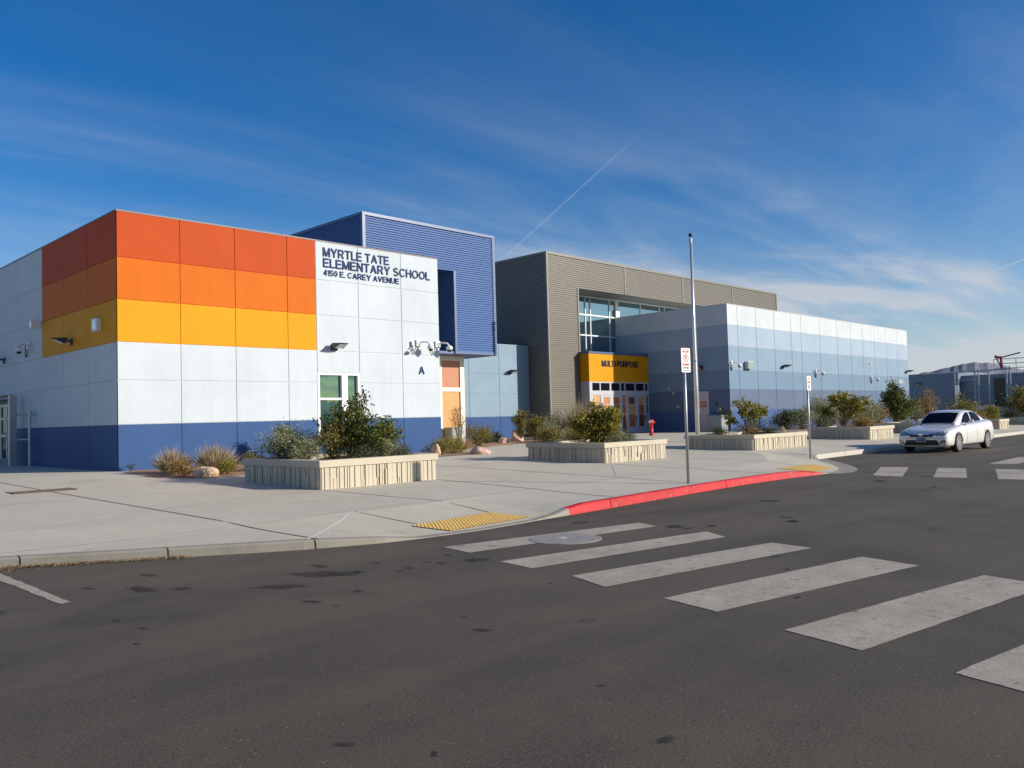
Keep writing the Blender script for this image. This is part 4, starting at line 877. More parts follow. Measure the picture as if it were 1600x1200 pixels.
# ------------------------------------------------------------------ sign posts
def rrect(w, h, r, n=4):
    P = []
    for cx_, cz_, a0 in ((w / 2 - r, h / 2 - r, 0), (-w / 2 + r, h / 2 - r, 90), (-w / 2 + r, -h / 2 + r, 180), (w / 2 - r, -h / 2 + r, 270)):
        for k in range(n + 1): a = R_(a0 + 90 * k / n); P.append((cx_ + r * math.cos(a), cz_ + r * math.sin(a)))
    return P
def plate(name, w, h, z, m_, parent, y=-.045, r=.03, th=.006):
    g = MB(); P = rrect(w, h, r); a = [(x, y - th, z + q) for x, q in P]; b_ = [(x, y, z + q) for x, q in P]; n = len(P)
    g.poly(a[::-1]); g.poly(b_)
    for i in range(n): j = (i + 1) % n; g.poly([a[i], a[j], b_[j], b_[i]])
    return g.build(name, m_, parent)
def sign_text(s, z, h, w, m_, parent, y=-.0515, name='sign_text', bold=.01):
    for o in text_mesh(name, s, m_, parent, -w / 2, z, h, w, y, .0015): o.location = (0, 0, 0)
s1 = empty('parking_sign', (15.0, 9.65, surf(15, 9.65)), 'white no parking sign with a circled P on a post behind the red kerb', 'street sign', rz=R_(-8)); H1 = 2.83
g = MB(); g.tube([(0, 0, 0), (0, 0, H1 - .05)], .031, 12); g.build('post', M_STEEL, s1, True)
b1 = plate('board', .28, .51, H1 - .255, M_SIGNW, s1)
zc1 = H1 - .255
sign_text('FIRE LANE', zc1 + .155, .05, .2, M_SIGNR, s1)
g = MB()
for k in range(24):
    a0, a1 = 2 * math.pi * k / 24, 2 * math.pi * (k + 1) / 24
    g.poly([(r * math.cos(a), -.0525, zc1 + .045 + r * math.sin(a)) for r, a in ((.085, a0), (.085, a1), (.068, a1), (.068, a0))][::-1])
g.poly([(-.058, -.0528, zc1 + .097), (-.047, -.0528, zc1 + .108), (.058, -.0528, zc1 + .003), (.047, -.0528, zc1 - .008)][::-1]); g.build('prohibition_ring', M_SIGNR, s1)
sign_text('P', zc1 + .005, .09, .06, M_SIGNK, s1, name='letter_p')
sign_text('NO PARKING', zc1 - .115, .045, .2, M_SIGNR, s1); sign_text('ANY TIME', zc1 - .18, .04, .17, M_SIGNK, s1)
for z in (zc1 + .225, zc1 - .225):
    g = MB(); g.box(-.11, .11, -.0525, -.0515, z, z + .012); g.build('border_line', M_SIGNK, s1)
s2 = empty('parking_sign', (25.44, 11.84, surf(25.44, 12.0)), 'white sign with small dark lettering on a post near the pale kerb', 'street sign', rz=R_(0)); H2 = 2.62
g = MB(); g.tube([(0, 0, 0), (0, 0, H2 - .05)], .031, 12); g.build('post', M_STEEL, s2, True)
plate('board', .28, .46, H2 - .23, M_SIGNW, s2); sign_text('NO', H2 - .12, .06, .12, M_SIGNR, s2); sign_text('PARKING', H2 - .22, .05, .2, M_SIGNR, s2); sign_text('ANY\nTIME', H2 - .39, .12, .14, M_SIGNK, s2)

# red standpipe
hy = empty('fire_standpipe', (37.3, 26.2, BZ), 'red fire standpipe with pale caps beside the porch', 'standpipe')
g = MB(); g.lathe([(.15, 0), (.15, .04), (.10, .05), (.10, .62), (.13, .64), (.13, .84), (.06, .88)], n=14); g.build('pipe', M_RED, hy, True)
g = MB(); g.tube([(0, 0, .74), (-.22, -.06, .74)], .06, 10); g.tube([(0, 0, .74), (.18, -.12, .70)], .06, 10); g.build('outlet', M_RED, hy)
g = MB(); g.tube([(-.20, -.055, .74), (-.25, -.068, .74)], .075, 10); g.build('cap', M_WHITEP, hy)

# ------------------------------------------------------------------ planters
def planter(x0, x1, y0, y1, label, h=.58):
    zb = surf((x0 + x1) / 2, (y0 + y1) / 2) - .06; zt = surf(x0, y0) + h; t = empty('planter', (x0, y0, surf(x0, y0)), label, 'planter', 'board-marked concrete planters')
    w = .22; g = MB(); g.box(x0, x1, y0, y0 + w, zb, zt - .14); g.box(x0, x1, y1 - w, y1, zb, zt - .14); g.box(x0, x0 + w, y0 + w, y1 - w, zb, zt - .14); g.box(x1 - w, x1, y0 + w, y1 - w, zb, zt - .14)
    # board-marked ribs of random width, some broken off part way
    def ribs(f, u0, u1):
        u = u0 + .02
        while u < u1 - .07:
            wd = random.choice((.035, .05, .07, .10, .13)); dp = random.uniform(.012, .042); a, b_ = u, min(u + wd, u1 - .02)
            zz = [(zb, zt - .15)]
            if wd < .09 and random.random() < .4:
                q = random.uniform(.2, .8); zm = zb + .06 + (zt - .15 - zb - .06) * q
                zz = [(zb, zm)] if random.random() < .5 else [(zm, zt - .15)]
                if random.random() < .5: f(a + wd * .35, b_, zb, zt - .15, dp * .5)
            for z0, z1 in zz: f(a, b_, z0, z1, dp)
            u += wd + random.choice((.012, .02, .03))
    ribs(lambda a, b_, z0, z1, d: g.box(a, b_, y0 - d, y0 + .002, z0, z1), x0, x1); ribs(lambda a, b_, z0, z1, d: g.box(x0 - d, x0 + .002, a, b_, z0, z1), y0, y1)
    ribs(lambda a, b_, z0, z1, d: g.box(x1 - .002, x1 + d, a, b_, z0, z1), y0, y1); ribs(lambda a, b_, z0, z1, d: g.box(a, b_, y1 - .002, y1 + d, z0, z1), x0, x1)
    in_world(g.build('wall', M_PLANTER), t)
    g = MB(); o = .05; w2 = .27
    xa, xb, ya, yb = x0 - o, x1 + o, y0 - o, y1 + o
    g.box(xa, xb, ya, ya + w2, zt - .14, zt); g.box(xa, xb, yb - w2, yb, zt - .14, zt); g.box(xa, xa + w2, ya + w2, yb - w2, zt - .14, zt); g.box(xb - w2, xb, ya + w2, yb - w2, zt - .14, zt)
    c_ = g.build('cap', M_PLANTER); in_world(c_, t)
    g = MB(); n = 10
    for i in range(n):
        for j in range(n):
            X = [xa + w2 - .01 + (xb - xa - 2 * w2 + .02) * q / n for q in (i, i + 1)]; Y = [ya + w2 - .01 + (yb - ya - 2 * w2 + .02) * q / n for q in (j, j + 1)]
            hh = lambda a, b_: zt - .10 + .05 * math.sin(a * 3.1) * math.cos(b_ * 2.7)
            g.poly([(X[0], Y[0], hh(X[0], Y[0])), (X[1], Y[0], hh(X[1], Y[0])), (X[1], Y[1], hh(X[1], Y[1])), (X[0], Y[1], hh(X[0], Y[1]))])
    in_world(g.build('soil', M_SOIL, None, True), t); t['label'] = label
    return zt - .10
Z1 = planter(9.33, 12.36, 14.66, 17.80, 'nearest planter, ribbed concrete, holding the big dark green shrub', .59)
Z2 = planter(18.62, 21.63, 14.70, 17.66, 'ribbed planter with one round yellow-green bush, in front of the porch', .57)
Z3 = planter(26.45, 30.45, 14.32, 17.06, 'ribbed planter with a sparse small tree, at the foot of the flagpole', .54)
Z4 = planter(36.40, 39.10, 14.25, 16.95, 'ribbed planter with a forked leafy tree, left of the silver car', .56)
Z5 = planter(44.6, 47.4, 14.2, 17.0, 'ribbed planter mostly hidden behind the silver car', .56)
Z6 = planter(53.0, 54.9, 13.5, 16.2, 'ribbed planter just right of the silver car roof', .56)
Z7 = planter(62.0, 64.6, 12.8, 16.0, 'ribbed planter at the right edge of the view', .56)

# planting beds
def bed(pts, label=None):
    g = MB(); c = (sum(p[0] for p in pts) / len(pts), sum(p[1] for p in pts) / len(pts)); P = wavy(pts, .03, .3)
    for a, b in zip(P, P[1:] + P[:1]): g.poly([(a[0], a[1], surf(*a) + .008), (b[0], b[1], surf(*b) + .008), (c[0], c[1], surf(*c) + .05)])
    return tag(g.build('planting_bed', M_GRAV), kind='structure')
bed([(8.9, 23.45), (8.55, 22.9), (8.45, 20.6), (8.8, 19.6), (9.4, 19.35), (11.0, 19.6), (13.5, 20.4), (16.5, 21.3), (19.9, 20.9), (20.4, 21.6), (20.1, 23.45)])
bed([(20.3, 28.0), (20.5, 24.6), (22.5, 24.2), (25.0, 25.4), (27.0, 25.7), (28.8, 23.9), (32.0, 23.9), (35.4, 26.3), (37.2, 29.4), (38.3, 31.2), (35.6, 33.5), (26.6, 33.5), (25.6, 28.0)])
bed([(45.0, 25.4), (44.6, 23.5), (46.5, 21.7), (73, 21.5), (73.5, 25.4)])

# ------------------------------------------------------------------ vegetation
M_TW = mat('brown_twig', (.13, .085, .055), .85, .2, 12); M_TWG = mat('grey_twig', (.22, .18, .14), .85, .2, 12)
LM = dict(
    dark=leafmat('dark_green_leaves', [(.022, .042, .010), (.06, .085, .016), (.12, .14, .025), (.24, .21, .035)], .22),
    yel=leafmat('yellow_green_leaves', [(.04, .06, .012), (.15, .17, .025), (.28, .26, .035), (.40, .32, .045), (.30, .18, .04)], .3),
    sage=leafmat('grey_green_leaves', [(.11, .14, .08), (.21, .24, .12), (.32, .33, .18), (.42, .38, .22)], .18, .7),
    olive=leafmat('olive_leaves', [(.06, .07, .018), (.15, .145, .03), (.26, .22, .045), (.32, .22, .05)], .25),
    dry=leafmat('dry_straw', [(.30, .22, .12), (.45, .35, .20), (.55, .46, .30), (.22, .16, .08)], .25, .8),
    rust=leafmat('rusty_leaves', [(.22, .11, .05), (.36, .19, .07), (.42, .27, .10), (.16, .13, .05)], .25),
    deep=leafmat('deep_green_needles', [(.025, .04, .016), (.055, .075, .025), (.10, .11, .035)], .12),
    blue=leafmat('blue_grey_blades', [(.05, .075, .06), (.09, .12, .10), (.14, .17, .14)], .12))
def leaf_mesh(name, centers, dirs, length, width, m_, parent, fold=.25):
    n = len(centers); C_ = np.asarray(centers); D_ = np.asarray(dirs); D_ = D_ / (np.linalg.norm(D_, axis=1, keepdims=True) + 1e-9)
    r = rng.normal(size=(n, 3)); Sx = np.cross(D_, r); Sx /= (np.linalg.norm(Sx, axis=1, keepdims=True) + 1e-9); Nn = np.cross(Sx, D_)
    ln = (length * rng.uniform(.6, 1.3, n))[:, None]; wd = (width * rng.uniform(.7, 1.3, n))[:, None]
    v = np.empty((n, 4, 3)); v[:, 0] = C_; v[:, 1] = C_ + D_ * ln * .5 + Sx * wd * .5 + Nn * wd * fold; v[:, 2] = C_ + D_ * ln; v[:, 3] = C_ + D_ * ln * .5 - Sx * wd * .5 + Nn * wd * fold
    me = bpy.data.meshes.new(name); me.vertices.add(n * 4); me.vertices.foreach_set('co', v.reshape(-1)); me.loops.add(n * 4); me.loops.foreach_set('vertex_index', np.arange(n * 4, dtype=np.int32))
    me.polygons.add(n); me.polygons.foreach_set('loop_start', np.arange(0, n * 4, 4, dtype=np.int32)); me.update(calc_edges=True); me.materials.append(m_)
    o = bpy.data.objects.new(name, me); COL.objects.link(o); o.parent = parent; return o
def plant(name, x, y, z, r, h, kind, label, cat='shrub', group=None, n=1800, ll=.07, lw=.035, stems=14, clump=.12, spread=1.0, low=.15, up=.35, m_=None, stem_m=None, trunk=0.0, tufts=6, irregular=.35, bare=0.0):
    """stems fan out from the base (or a short trunk), carry side twigs, and leaf clusters sit on them"""
    t = empty(name, (x, y, z), label, cat, group)
    g = MB(); cen = []; dr_ = []
    base_z = trunk * h
    if trunk:
        g.tube([(0, 0, -.05), (random.uniform(-.03, .03), random.uniform(-.03, .03), base_z * .5), (0, 0, base_z)], [h * .028, h * .022, h * .02], 7)
    pts = []
    for s in range(stems):
        a = 2 * math.pi * (s + random.uniform(-.4, .4)) / stems; e = random.random() ** .6
        rr = r * e * random.uniform(1 - irregular, 1.0 + irregular * .5) * spread; top = base_z + (h - base_z) * (1 - .45 * e ** 2) * random.uniform(1 - irregular, 1.05)
        p0 = Vector((random.uniform(-.04, .04) * (0 if trunk else r * 3), random.uniform(-.04, .04) * (0 if trunk else r * 3), base_z * .96 if trunk else -.02)); p3 = Vector((rr * math.cos(a), rr * math.sin(a), top))
        p1 = p0.lerp(p3, .35) + Vector((0, 0, (top - base_z) * .12)); p2 = p0.lerp(p3, .7) + Vector((random.uniform(-.08, .08) * r, random.uniform(-.08, .08) * r, (top - base_z) * .08))
        g.tube([p0, p1, p2, p3], [h * .011, h * .008, h * .005, h * .002], 5, cap=False)
        P = [p0, p1, p2, p3]
        for k in range(tufts):
            q = low + (1 - low) * random.random() ** .75; i = min(int(q * 3), 2); c = P[i].lerp(P[i + 1], q * 3 - i)
            tw = Vector((random.gauss(0, 1), random.gauss(0, 1), random.gauss(.35, .6))).normalized() * r * .28 * random.uniform(.4, 1.2)
            tip = c + tw; g.tube([c, tip], [h * .004, h * .0015], 4, cap=False); pts.append((c, tip))
        pts.append((p2, p3))
    g.build('stems', stem_m or M_TW, t)
    if n:
        per = max(1, n // len(pts))
        for c, tip in pts:
            if random.random() < bare: continue
            f = rng.uniform(.25, 1.05, per)[:, None]; c_ = np.array(c[:]); t_ = np.array(tip[:]); P = c_ + (t_ - c_) * f + rng.normal(size=(per, 3)) * clump * r * np.array([1, 1, .8])
            d = (t_ - c_) / (np.linalg.norm(t_ - c_) + 1e-6) + rng.normal(size=(per, 3)) * .75 + np.array([0, 0, up]); cen.append(P); dr_.append(d)
        cen = np.concatenate(cen); dr_ = np.concatenate(dr_); ok = cen[:, 2] > 0.0
        leaf_mesh('foliage', cen[ok], dr_[ok], ll, lw, m_ or LM[kind], t)
    return t
def tuft(name, x, y, z, r, h, kind, label, cat='grass tuft', group=None, n=900, w=.012):
    """fine wiry stems radiating from the base"""
    t = empty(name, (x, y, z), label, cat, group)
    a = rng.uniform(0, 2 * np.pi, n); e = rng.uniform(0, 1, n) ** .6; b0 = np.stack([np.cos(a) * r * .25 * e, np.sin(a) * r * .25 * e, np.zeros(n)], 1)
    hh = h * (1 - .55 * e ** 2) * rng.uniform(.55, 1.1, n); d = np.stack([np.cos(a) * r * e, np.sin(a) * r * e, hh], 1)
    st = rng.uniform(0, .45, n)[:, None]; L1 = np.linalg.norm(d, axis=1)
    cen = b0 + d * st + rng.normal(size=(n, 3)) * .02
    leaf_mesh('blades', cen, d + rng.normal(size=(n, 3)) * .18 * L1[:, None], float(h * .55), w, LM[kind], t)
    return t
def agave(name, x, y, z, r, kind, label, n=34):
    t = empty(name, (x, y, z), label, 'agave'); g = MB()
    for k in range(n):
        a = k * 2.4; el = R_(15 + 65 * (k / n)); L_ = r * random.uniform(.85, 1.1); w = r * .09
        d = Vector((math.cos(a) * math.cos(el), math.sin(a) * math.cos(el), math.sin(el))); s = Vector((-math.sin(a), math.cos(a), 0)); u = Vector((0, 0, 1))
        p0 = Vector((0, 0, .03)); pm = p0 + d * L_ * .5; p3 = p0 + d * L_ - u * .02
        g.poly([p0 - s * w * .6, pm - s * w, pm - u * w * .5]); g.poly([p0 - s * w * .6, pm - u * w * .5, p0 - u * w * .2]); g.poly([p0 + s * w * .6, p0 - u * w * .2, pm - u * w * .5]); g.poly([p0 + s * w * .6, pm - u * w * .5, pm + s * w])
        g.poly([pm - s * w, p3, pm - u * w * .5]); g.poly([pm - u * w * .5, p3, pm + s * w])
    g.build('leaves', LM[kind], t); return t
M_ROCK = mat('sandstone', (.52, .36, .23), .9, .25, 5, 1.0, 14); M_ROCK2 = mat('pink_rock', (.50, .33, .27), .9, .3, 4, 1.0, 14)
def boulder(x, y, z, sx, sy, sz, label, m_=None, seed=1):
    rd = random.Random(seed); bm = bmesh.new(); bmesh.ops.create_icosphere(bm, subdivisions=3, radius=1)
    pl = [(Vector((rd.gauss(0, 1), rd.gauss(0, 1), rd.gauss(.3, .8))).normalized(), rd.uniform(.62, .9)) for _ in range(11)]
    for v in bm.verts:
        for n_, d in pl:
            q = v.co.dot(n_)
            if q > d: v.co -= n_ * (q - d)
        v.co *= 1 + .03 * rd.gauss(0, 1); v.co.x *= sx; v.co.y *= sy; v.co.z = v.co.z * sz + sz * .45
    me = bpy.data.meshes.new('boulder'); bm.to_mesh(me); bm.free(); me.materials.append(m_ or M_ROCK); o = bpy.data.objects.new('boulder', me); COL.objects.link(o); o.location = (x, y, z); o.rotation_euler = (0, 0, seed)
    return tag(o, label, 'boulder', 'landscape boulders')
sz = surf
GS = 'shrubs in the left bed'
tuft('dry_shrub', 9.25, 21.5, sz(9, 21.5), .42, .78, 'dry', 'pale dry wiry shrub, leftmost of the bed under the white wall', 'shrub', GS, 1100, .012)
plant('low_shrub', 9.05, 20.9, sz(9, 20.9), .3, .35, 'olive', 'low dark clump at the foot of the leftmost dry shrub', 'shrub', GS, 900, .05, .02, 10)
plant('low_shrub', 9.0, 20.25, sz(9, 20.2), .42, .42, 'rust', 'low brown spent clump left of the tan boulder', 'shrub', GS, 1300, .05, .02, 14, clump=.16)
tuft('dry_shrub', 10.05, 20.75, sz(10, 20.7), .5, .86, 'dry', 'taller round dry wiry shrub behind the tan boulder', 'shrub', GS, 1500, .012)
plant('low_shrub', 9.95, 19.9, sz(10, 19.9), .38, .35, 'yel', 'low yellow-green clump right of the tan boulder', 'shrub', GS, 1300, .05, .02, 12, clump=.2)
plant('low_shrub', 10.85, 20.3, sz(10.8, 20.3), .42, .45, 'olive', 'low olive clump left of the nearest planter', 'shrub', GS, 1400, .05, .022, 12, clump=.18)
plant('tall_shrub', 13.0, 22.3, sz(12, 21.8), .5, 1.15, 'dark', 'upright dark shrub by the wall behind the nearest planter', 'shrub', GS, 3000, .08, .035, 14)
plant('weed', 8.85, 23.2, sz(8.8, 23.2), .16, .2, 'deep', 'tiny dark weed at the foot of the building corner', 'weed', None, 140, .05, .02, 7)
boulder(9.28, 19.72, sz(9, 19.8), .35, .24, .19, 'flat topped tan boulder in the left bed', seed=3)
boulder(11.3, 20.6, sz(11, 20.6), .25, .2, .24, 'tan boulder half hidden behind the left end of the nearest planter', seed=5)
# planter 1
GP = 'shrubs in the nearest planter'
plant('sage_shrub', 10.0, 17.0, Z1, .85, .74, 'sage', 'broad grey-green shrub at the left of the nearest planter', 'shrub', GP, 7000, .045, .020, 30, clump=.15, tufts=8)
plant('sage_shrub', 9.85, 16.0, Z1, .50, .55, 'sage', 'smaller grey-green shrub at the planter corner', 'shrub', GP, 2600, .045, .018, 18, clump=.18)
plant('mixed_shrub', 10.45, 15.9, Z1, .5, .82, 'olive', 'olive twiggy shrub between the grey-green one and the big dark one', 'shrub', GP, 3000, .055, .024, 18, clump=.15)
plant('large_shrub', 11.15, 15.95, Z1, 1.0, 1.42, 'dark', 'big dark green shrub with arching shoots in the nearest planter', 'shrub', GP, 7200, .085, .04, 26, clump=.085, tufts=9, irregular=.6)
plant('sage_shrub', 11.55, 15.6, Z1, .36, .58, 'sage', 'grey-green shrub right of the big dark green one', 'shrub', GP, 3600, .045, .018, 20, clump=.17)
plant('low_shrub', 10.7, 15.2, Z1, .42, .36, 'deep', 'low dark mound at the front of the nearest planter', 'shrub', GP, 2200, .04, .014, 18, clump=.2)
plant('low_shrub', 12.0, 14.98 + .3, Z1, .20, .24, 'deep', 'tiny dark mound near the planter edge', 'shrub', GP, 700, .035, .012, 12, clump=.2)
plant('mound_shrub', 11.98, 15.75, Z1, .32, .42, 'deep', 'round dark mound with pale seed heads at the right end of the planter', 'shrub', GP, 2600, .035, .012, 20, clump=.2)
tuft('seed_heads', 12.0, 15.8, Z1, .26, .56, 'dry', 'pale pinkish seed heads over the round dark mound', 'grass tuft', GP, 220, .008)
# bed by the entrance
GE = 'plants by the blue entrance block'
plant('low_shrub', 18.6, 21.7, sz(18, 21.7), .55, .5, 'olive', 'olive clump right of the white wall end', 'shrub', GE, 2200, .055, .022, 16, clump=.2)
plant('low_shrub', 19.3, 21.9, sz(19, 21.9), .5, .45, 'yel', 'yellowish sprawling clump beside the pink rock', 'shrub', GE, 1800, .055, .022, 16, clump=.22)
plant('low_shrub', 20.0, 22.3, sz(20, 22.3), .5, .6, 'rust', 'brown and green clump between the two rock groups', 'shrub', GE, 1800, .05, .02, 16, clump=.18)
plant('red_sapling', 22.6, 25.3, BZ, .5, 1.75, 'rust', 'thin reddish sapling right of the cream entrance frame', 'sapling', GE, 900, .06, .02, 9, clump=.16, low=.35)
plant('round_shrub', 23.4, 25.0, BZ, .75, 1.0, 'olive', 'round olive shrub below the thin reddish sapling', 'shrub', GE, 3600, .06, .024, 22, clump=.16)
boulder(18.15, 21.5, sz(18, 21.5), .24, .2, .30, 'upright tan boulder at the end of the white wall', seed=8)
boulder(19.7, 20.95, sz(19.7, 21), .42, .25, .2, 'low pink rock at the tip of the bed', M_ROCK2, 9)
boulder(26.6, 26.8, BZ, .36, .25, .22, 'squat rock beside the blue-grey agave', M_ROCK2, 11)
boulder(28.3, 27.6, BZ, .36, .3, .42, 'pinkish rock behind the agave', M_ROCK2, 12)
agave('agave', 26.4, 27.6, BZ, .75, 'blue', 'blue-grey agave in front of the low blue wing')
agave('agave', 27.6, 28.2, BZ, .6, 'deep', 'darker small agave right of the first one')
plant('tall_shrub', 28.4, 27.4, BZ, .42, 1.75, 'olive', 'narrow leaning shrub in front of the low blue wing', 'shrub', GE, 2300, .08, .04, 12, clump=.16, irregular=.2)
plant('tall_shrub', 29.4, 27.4, BZ, .5, 1.35, 'olive', 'bushy olive shrub right of the narrow leaning one', 'shrub', GE, 2400, .08, .035, 14, clump=.16)
for k, (x, y, r, h, kd, lb) in enumerate(((28.4, 25.6, .8, .5, 'olive', 'sprawling olive shrub, first of the row left of the second planter'), (29.6, 25.0, .8, .55, 'yel', 'sprawling yellowish shrub, second of that row'), (30.9, 25.2, .85, .7, 'olive', 'sprawling olive shrub under the bronze corner'), (32.2, 25.6, .8, .8, 'olive', 'taller olive shrub at the foot of the bronze column'), (33.6, 26.6, .8, .7, 'yel', 'yellowish shrub near the porch corner'), (31.2, 28.4, 1.0, 1.0, 'sage', 'grey-green shrub against the bronze side wall'), (32.6, 28.9, .9, 1.5, 'sage', 'tall grey-green shrub at the bronze corner'))):
    plant('sprawling_shrub', x, y, BZ, r, h, kd, lb, 'shrub', GE, 2600, .08, .032, 18, clump=.18)
tuft('tall_grass', 33.4, 27.9, BZ, .8, 2.3, 'dry', 'tall dry grass in front of the bronze column', 'grass tuft', GE, 1100, .014)
tuft('tall_grass', 34.6, 28.6, BZ, .8, 1.9, 'olive', 'greener tall grass beside the dry one', 'grass tuft', GE, 900, .016)
# planter 2
G2 = 'plants in the second planter'
plant('round_bush', 19.85, 15.9, Z2, .90, 1.25, 'yel', 'round yellow-green bush in the second planter', 'shrub', G2, 7600, .10, .05, 28, clump=.10, tufts=9, irregular=.42)
plant('sage_shrub', 19.95, 15.2, Z2, .42, .40, 'sage', 'grey-green tuft under the round yellow-green bush', 'shrub', G2, 1800, .045, .015, 16, clump=.2)
plant('mound_shrub', 20.95, 15.7, Z2, .40, .36, 'deep', 'low dark mound at the right of the second planter', 'shrub', G2, 2400, .045, .014, 18, clump=.2)
plant('low_shrub', 19.5, 16.4, Z2, .4, .22, 'rust', 'low brown clump at the left of the second planter', 'shrub', G2, 900, .04, .015, 12, clump=.2)
boulder(21.1, 16.9, Z2 - .05, .22, .2, .2, 'whitish rock beside the dark mound in the second planter', M_KERBW, 15)
# planter 3
G3 = 'plants in the third planter'
plant('sparse_tree', 28.75, 15.8, Z3, .92, 1.5, 'yel', 'sparse small tree with yellowing leaves in the third planter', 'small tree', G3, 1500, .12, .065, 10, clump=.07, trunk=.10, low=.45, irregular=.55, tufts=6, bare=.15)
plant('low_shrub', 27.6, 16.3, Z3, .42, .30, 'deep', 'low dark mound beside the flagpole', 'shrub', G3, 1600, .05, .018, 14, clump=.2)
plant('low_shrub', 29.9, 16.2, Z3, .42, .25, 'rust', 'low brown clump at the right of the third planter', 'shrub', G3, 1200, .045, .018, 14, clump=.2)
plant('low_shrub', 30.2, 15.7, Z3, .3, .30, 'deep', 'small dark mound at the right rim of the third planter', 'shrub', G3, 1000, .045, .018, 14, clump=.2)
# bed by the banded wall
GM = 'shrubs along the banded wall'
for k, (x, y, r, h, kd, lb) in enumerate(((45.9, 22.8, .9, 1.1, 'deep', 'dark shrub casting its shadow on the banded wall'), (47.6, 22.6, 1.0, 1.5, 'sage', 'grey-green shrub right of the dark one'), (49.6, 22.4, 1.1, 2.0, 'sage', 'tall grey-green shrub behind the second sign'), (51.4, 22.5, 1.0, 1.5, 'sage', 'grey-green shrub right of the second sign'), (53.2, 22.5, 1.0, 1.7, 'sage', 'grey-green shrub left of the forked tree'), (56.5, 22.5, 1.2, 1.4, 'olive', 'olive shrub behind the forked tree'), (59.0, 22.5, 1.2, 1.3, 'rust', 'rusty shrub right of the forked tree'), (62.0, 22.4, 1.3, 1.7, 'sage', 'grey-green shrub near the right end of the banded wall'), (66, 22.4, 1.3, 1.6, 'sage', 'last grey-green shrub by the end of the banded wall'))):
    plant('wall_shrub', x, y, BZ, r, h, kd, lb, 'shrub', GM, 3200, .11, .04, 24, clump=.15)
boulder(39.2, 19.6, sz(39, 19.6), .16, .16, .36, 'small upright pale stone behind the third planter', seed=21)
plant('low_shrub', 37.6, 20.6, sz(37, 20.6), .8, .5, 'deep', 'dark low shrub behind the pale upright stone', 'shrub', GM, 2400, .07, .025, 18, clump=.2)
# planter 4
G4 = 'plants in the fourth planter'
plant('forked_tree', 37.6, 15.8, Z4, 1.2, 2.1, 'yel', 'forked leafy tree in the fourth planter', 'small tree', G4, 2000, .17, .075, 9, clump=.07, trunk=.10, low=.4, irregular=.55, tufts=7, bare=.1)
plant('sage_shrub', 36.9, 16.4, Z4, .5, .6, 'sage', 'grey-green shrub at the left of the fourth planter', 'shrub', G4, 2200, .07, .025, 18, clump=.18)
plant('rust_shrub', 38.1, 15.2, Z4, .5, .48, 'rust', 'orange-brown clump in the fourth planter', 'shrub', G4, 1800, .07, .025, 16, clump=.18)
plant('rust_shrub', 38.8, 15.4, Z4, .35, .35, 'yel', 'yellowish clump at the right of the fourth planter', 'shrub', G4, 1200, .07, .025, 14, clump=.18)
plant('sage_shrub', 42.2, 16.8, sz(42, 16.8), 1.05, 1.75, 'sage', 'broad grey-green shrub left of the car roof', 'shrub', G4, 5200, .08, .03, 26, clump=.15)
# beyond the car
G5 = 'trees behind the silver car'
plant('dark_tree', 47.4, 17.0, Z5, 1.25, 2.25, 'dark', 'dark green bushy tree just behind the silver car', 'small tree', G5, 4200, .15, .065, 18, clump=.10, trunk=.05, irregular=.5)
plant('orange_tree', 51.0, 16.6, sz(51, 16.6), .8, 2.2, 'rust', 'thin orange-brown tree right of the dark green one', 'small tree', G5, 1200, .12, .04, 12, clump=.15, trunk=.15)
plant('bushy_shrub', 57.0, 16.5, sz(57, 16.5), 1.1, 2.0, 'olive', 'olive shrub above the car rear window', 'shrub', G5, 3000, .13, .05, 20, clump=.15)
plant('bushy_shrub', 59.5, 15.6, sz(59.5, 15.6), .8, 1.3, 'yel', 'yellow-green shrub right of the olive one', 'shrub', G5, 2000, .12, .05, 16, clump=.15)
plant('rust_shrub', 54.0, 15.0, Z6, .7, .45, 'rust', 'orange clump in the planter right of the car', 'shrub', G5, 1400, .08, .03, 14, clump=.2)
plant('dark_tree', 64.5, 14.8, Z7, 1.3, 2.0, 'olive', 'olive green tree at the right edge of the view', 'small tree', G5, 4200, .15, .06, 22, clump=.14, trunk=.1)
plant('dark_tree', 67.5, 15.3, sz(67, 15), 1.3, 2.2, 'dark', 'dark green tree behind the olive one at the right edge', 'small tree', G5, 3600, .15, .06, 20, clump=.14, trunk=.1)
plant('low_shrub', 62.6, 15.2, Z7, .8, .5, 'deep', 'low dark shrub in the rightmost planter', 'shrub', G5, 1600, .1, .03, 14, clump=.2)

# ------------------------------------------------------------------ hills
def hills(pts, dist, depth, z_amp, m_):
    g = MB(); n = len(pts)
    for (a0, h0), (a1, h1) in zip(pts, pts[1:]):
        def P(a, r, h): return (r * math.cos(R_(a)), r * math.sin(R_(a)), h)
        for (r0, k0), (r1, k1) in (((dist, 0), (dist * 1.12, .55)), ((dist * 1.12, .55), (dist * 1.3, 1)), ((dist * 1.3, 1), (dist * 1.6, 0))):
            g.poly([P(a0, r0, h0 * k0 - 1), P(a1, r0, h1 * k0 - 1), P(a1, r1, h1 * k1 - 1), P(a0, r1, h0 * k1 - 1)])
    return tag(g.build('hills', m_), kind='structure')
M_HILL = mat('haze_tinted_hill_rock', (.19, .195, .235), .95, .2, .02)  # rock colour paled and blued to paint in the haze of distance
random.seed(11); pts = []
for k in range(181):
    a = 60 - k * 1.0 + 0; h = 60 + 25 * math.sin(k * .31) + 18 * math.sin(k * .83 + 1) + random.uniform(-6, 6)
    if k % 1 == 0: pts.append((a, max(8, h)))
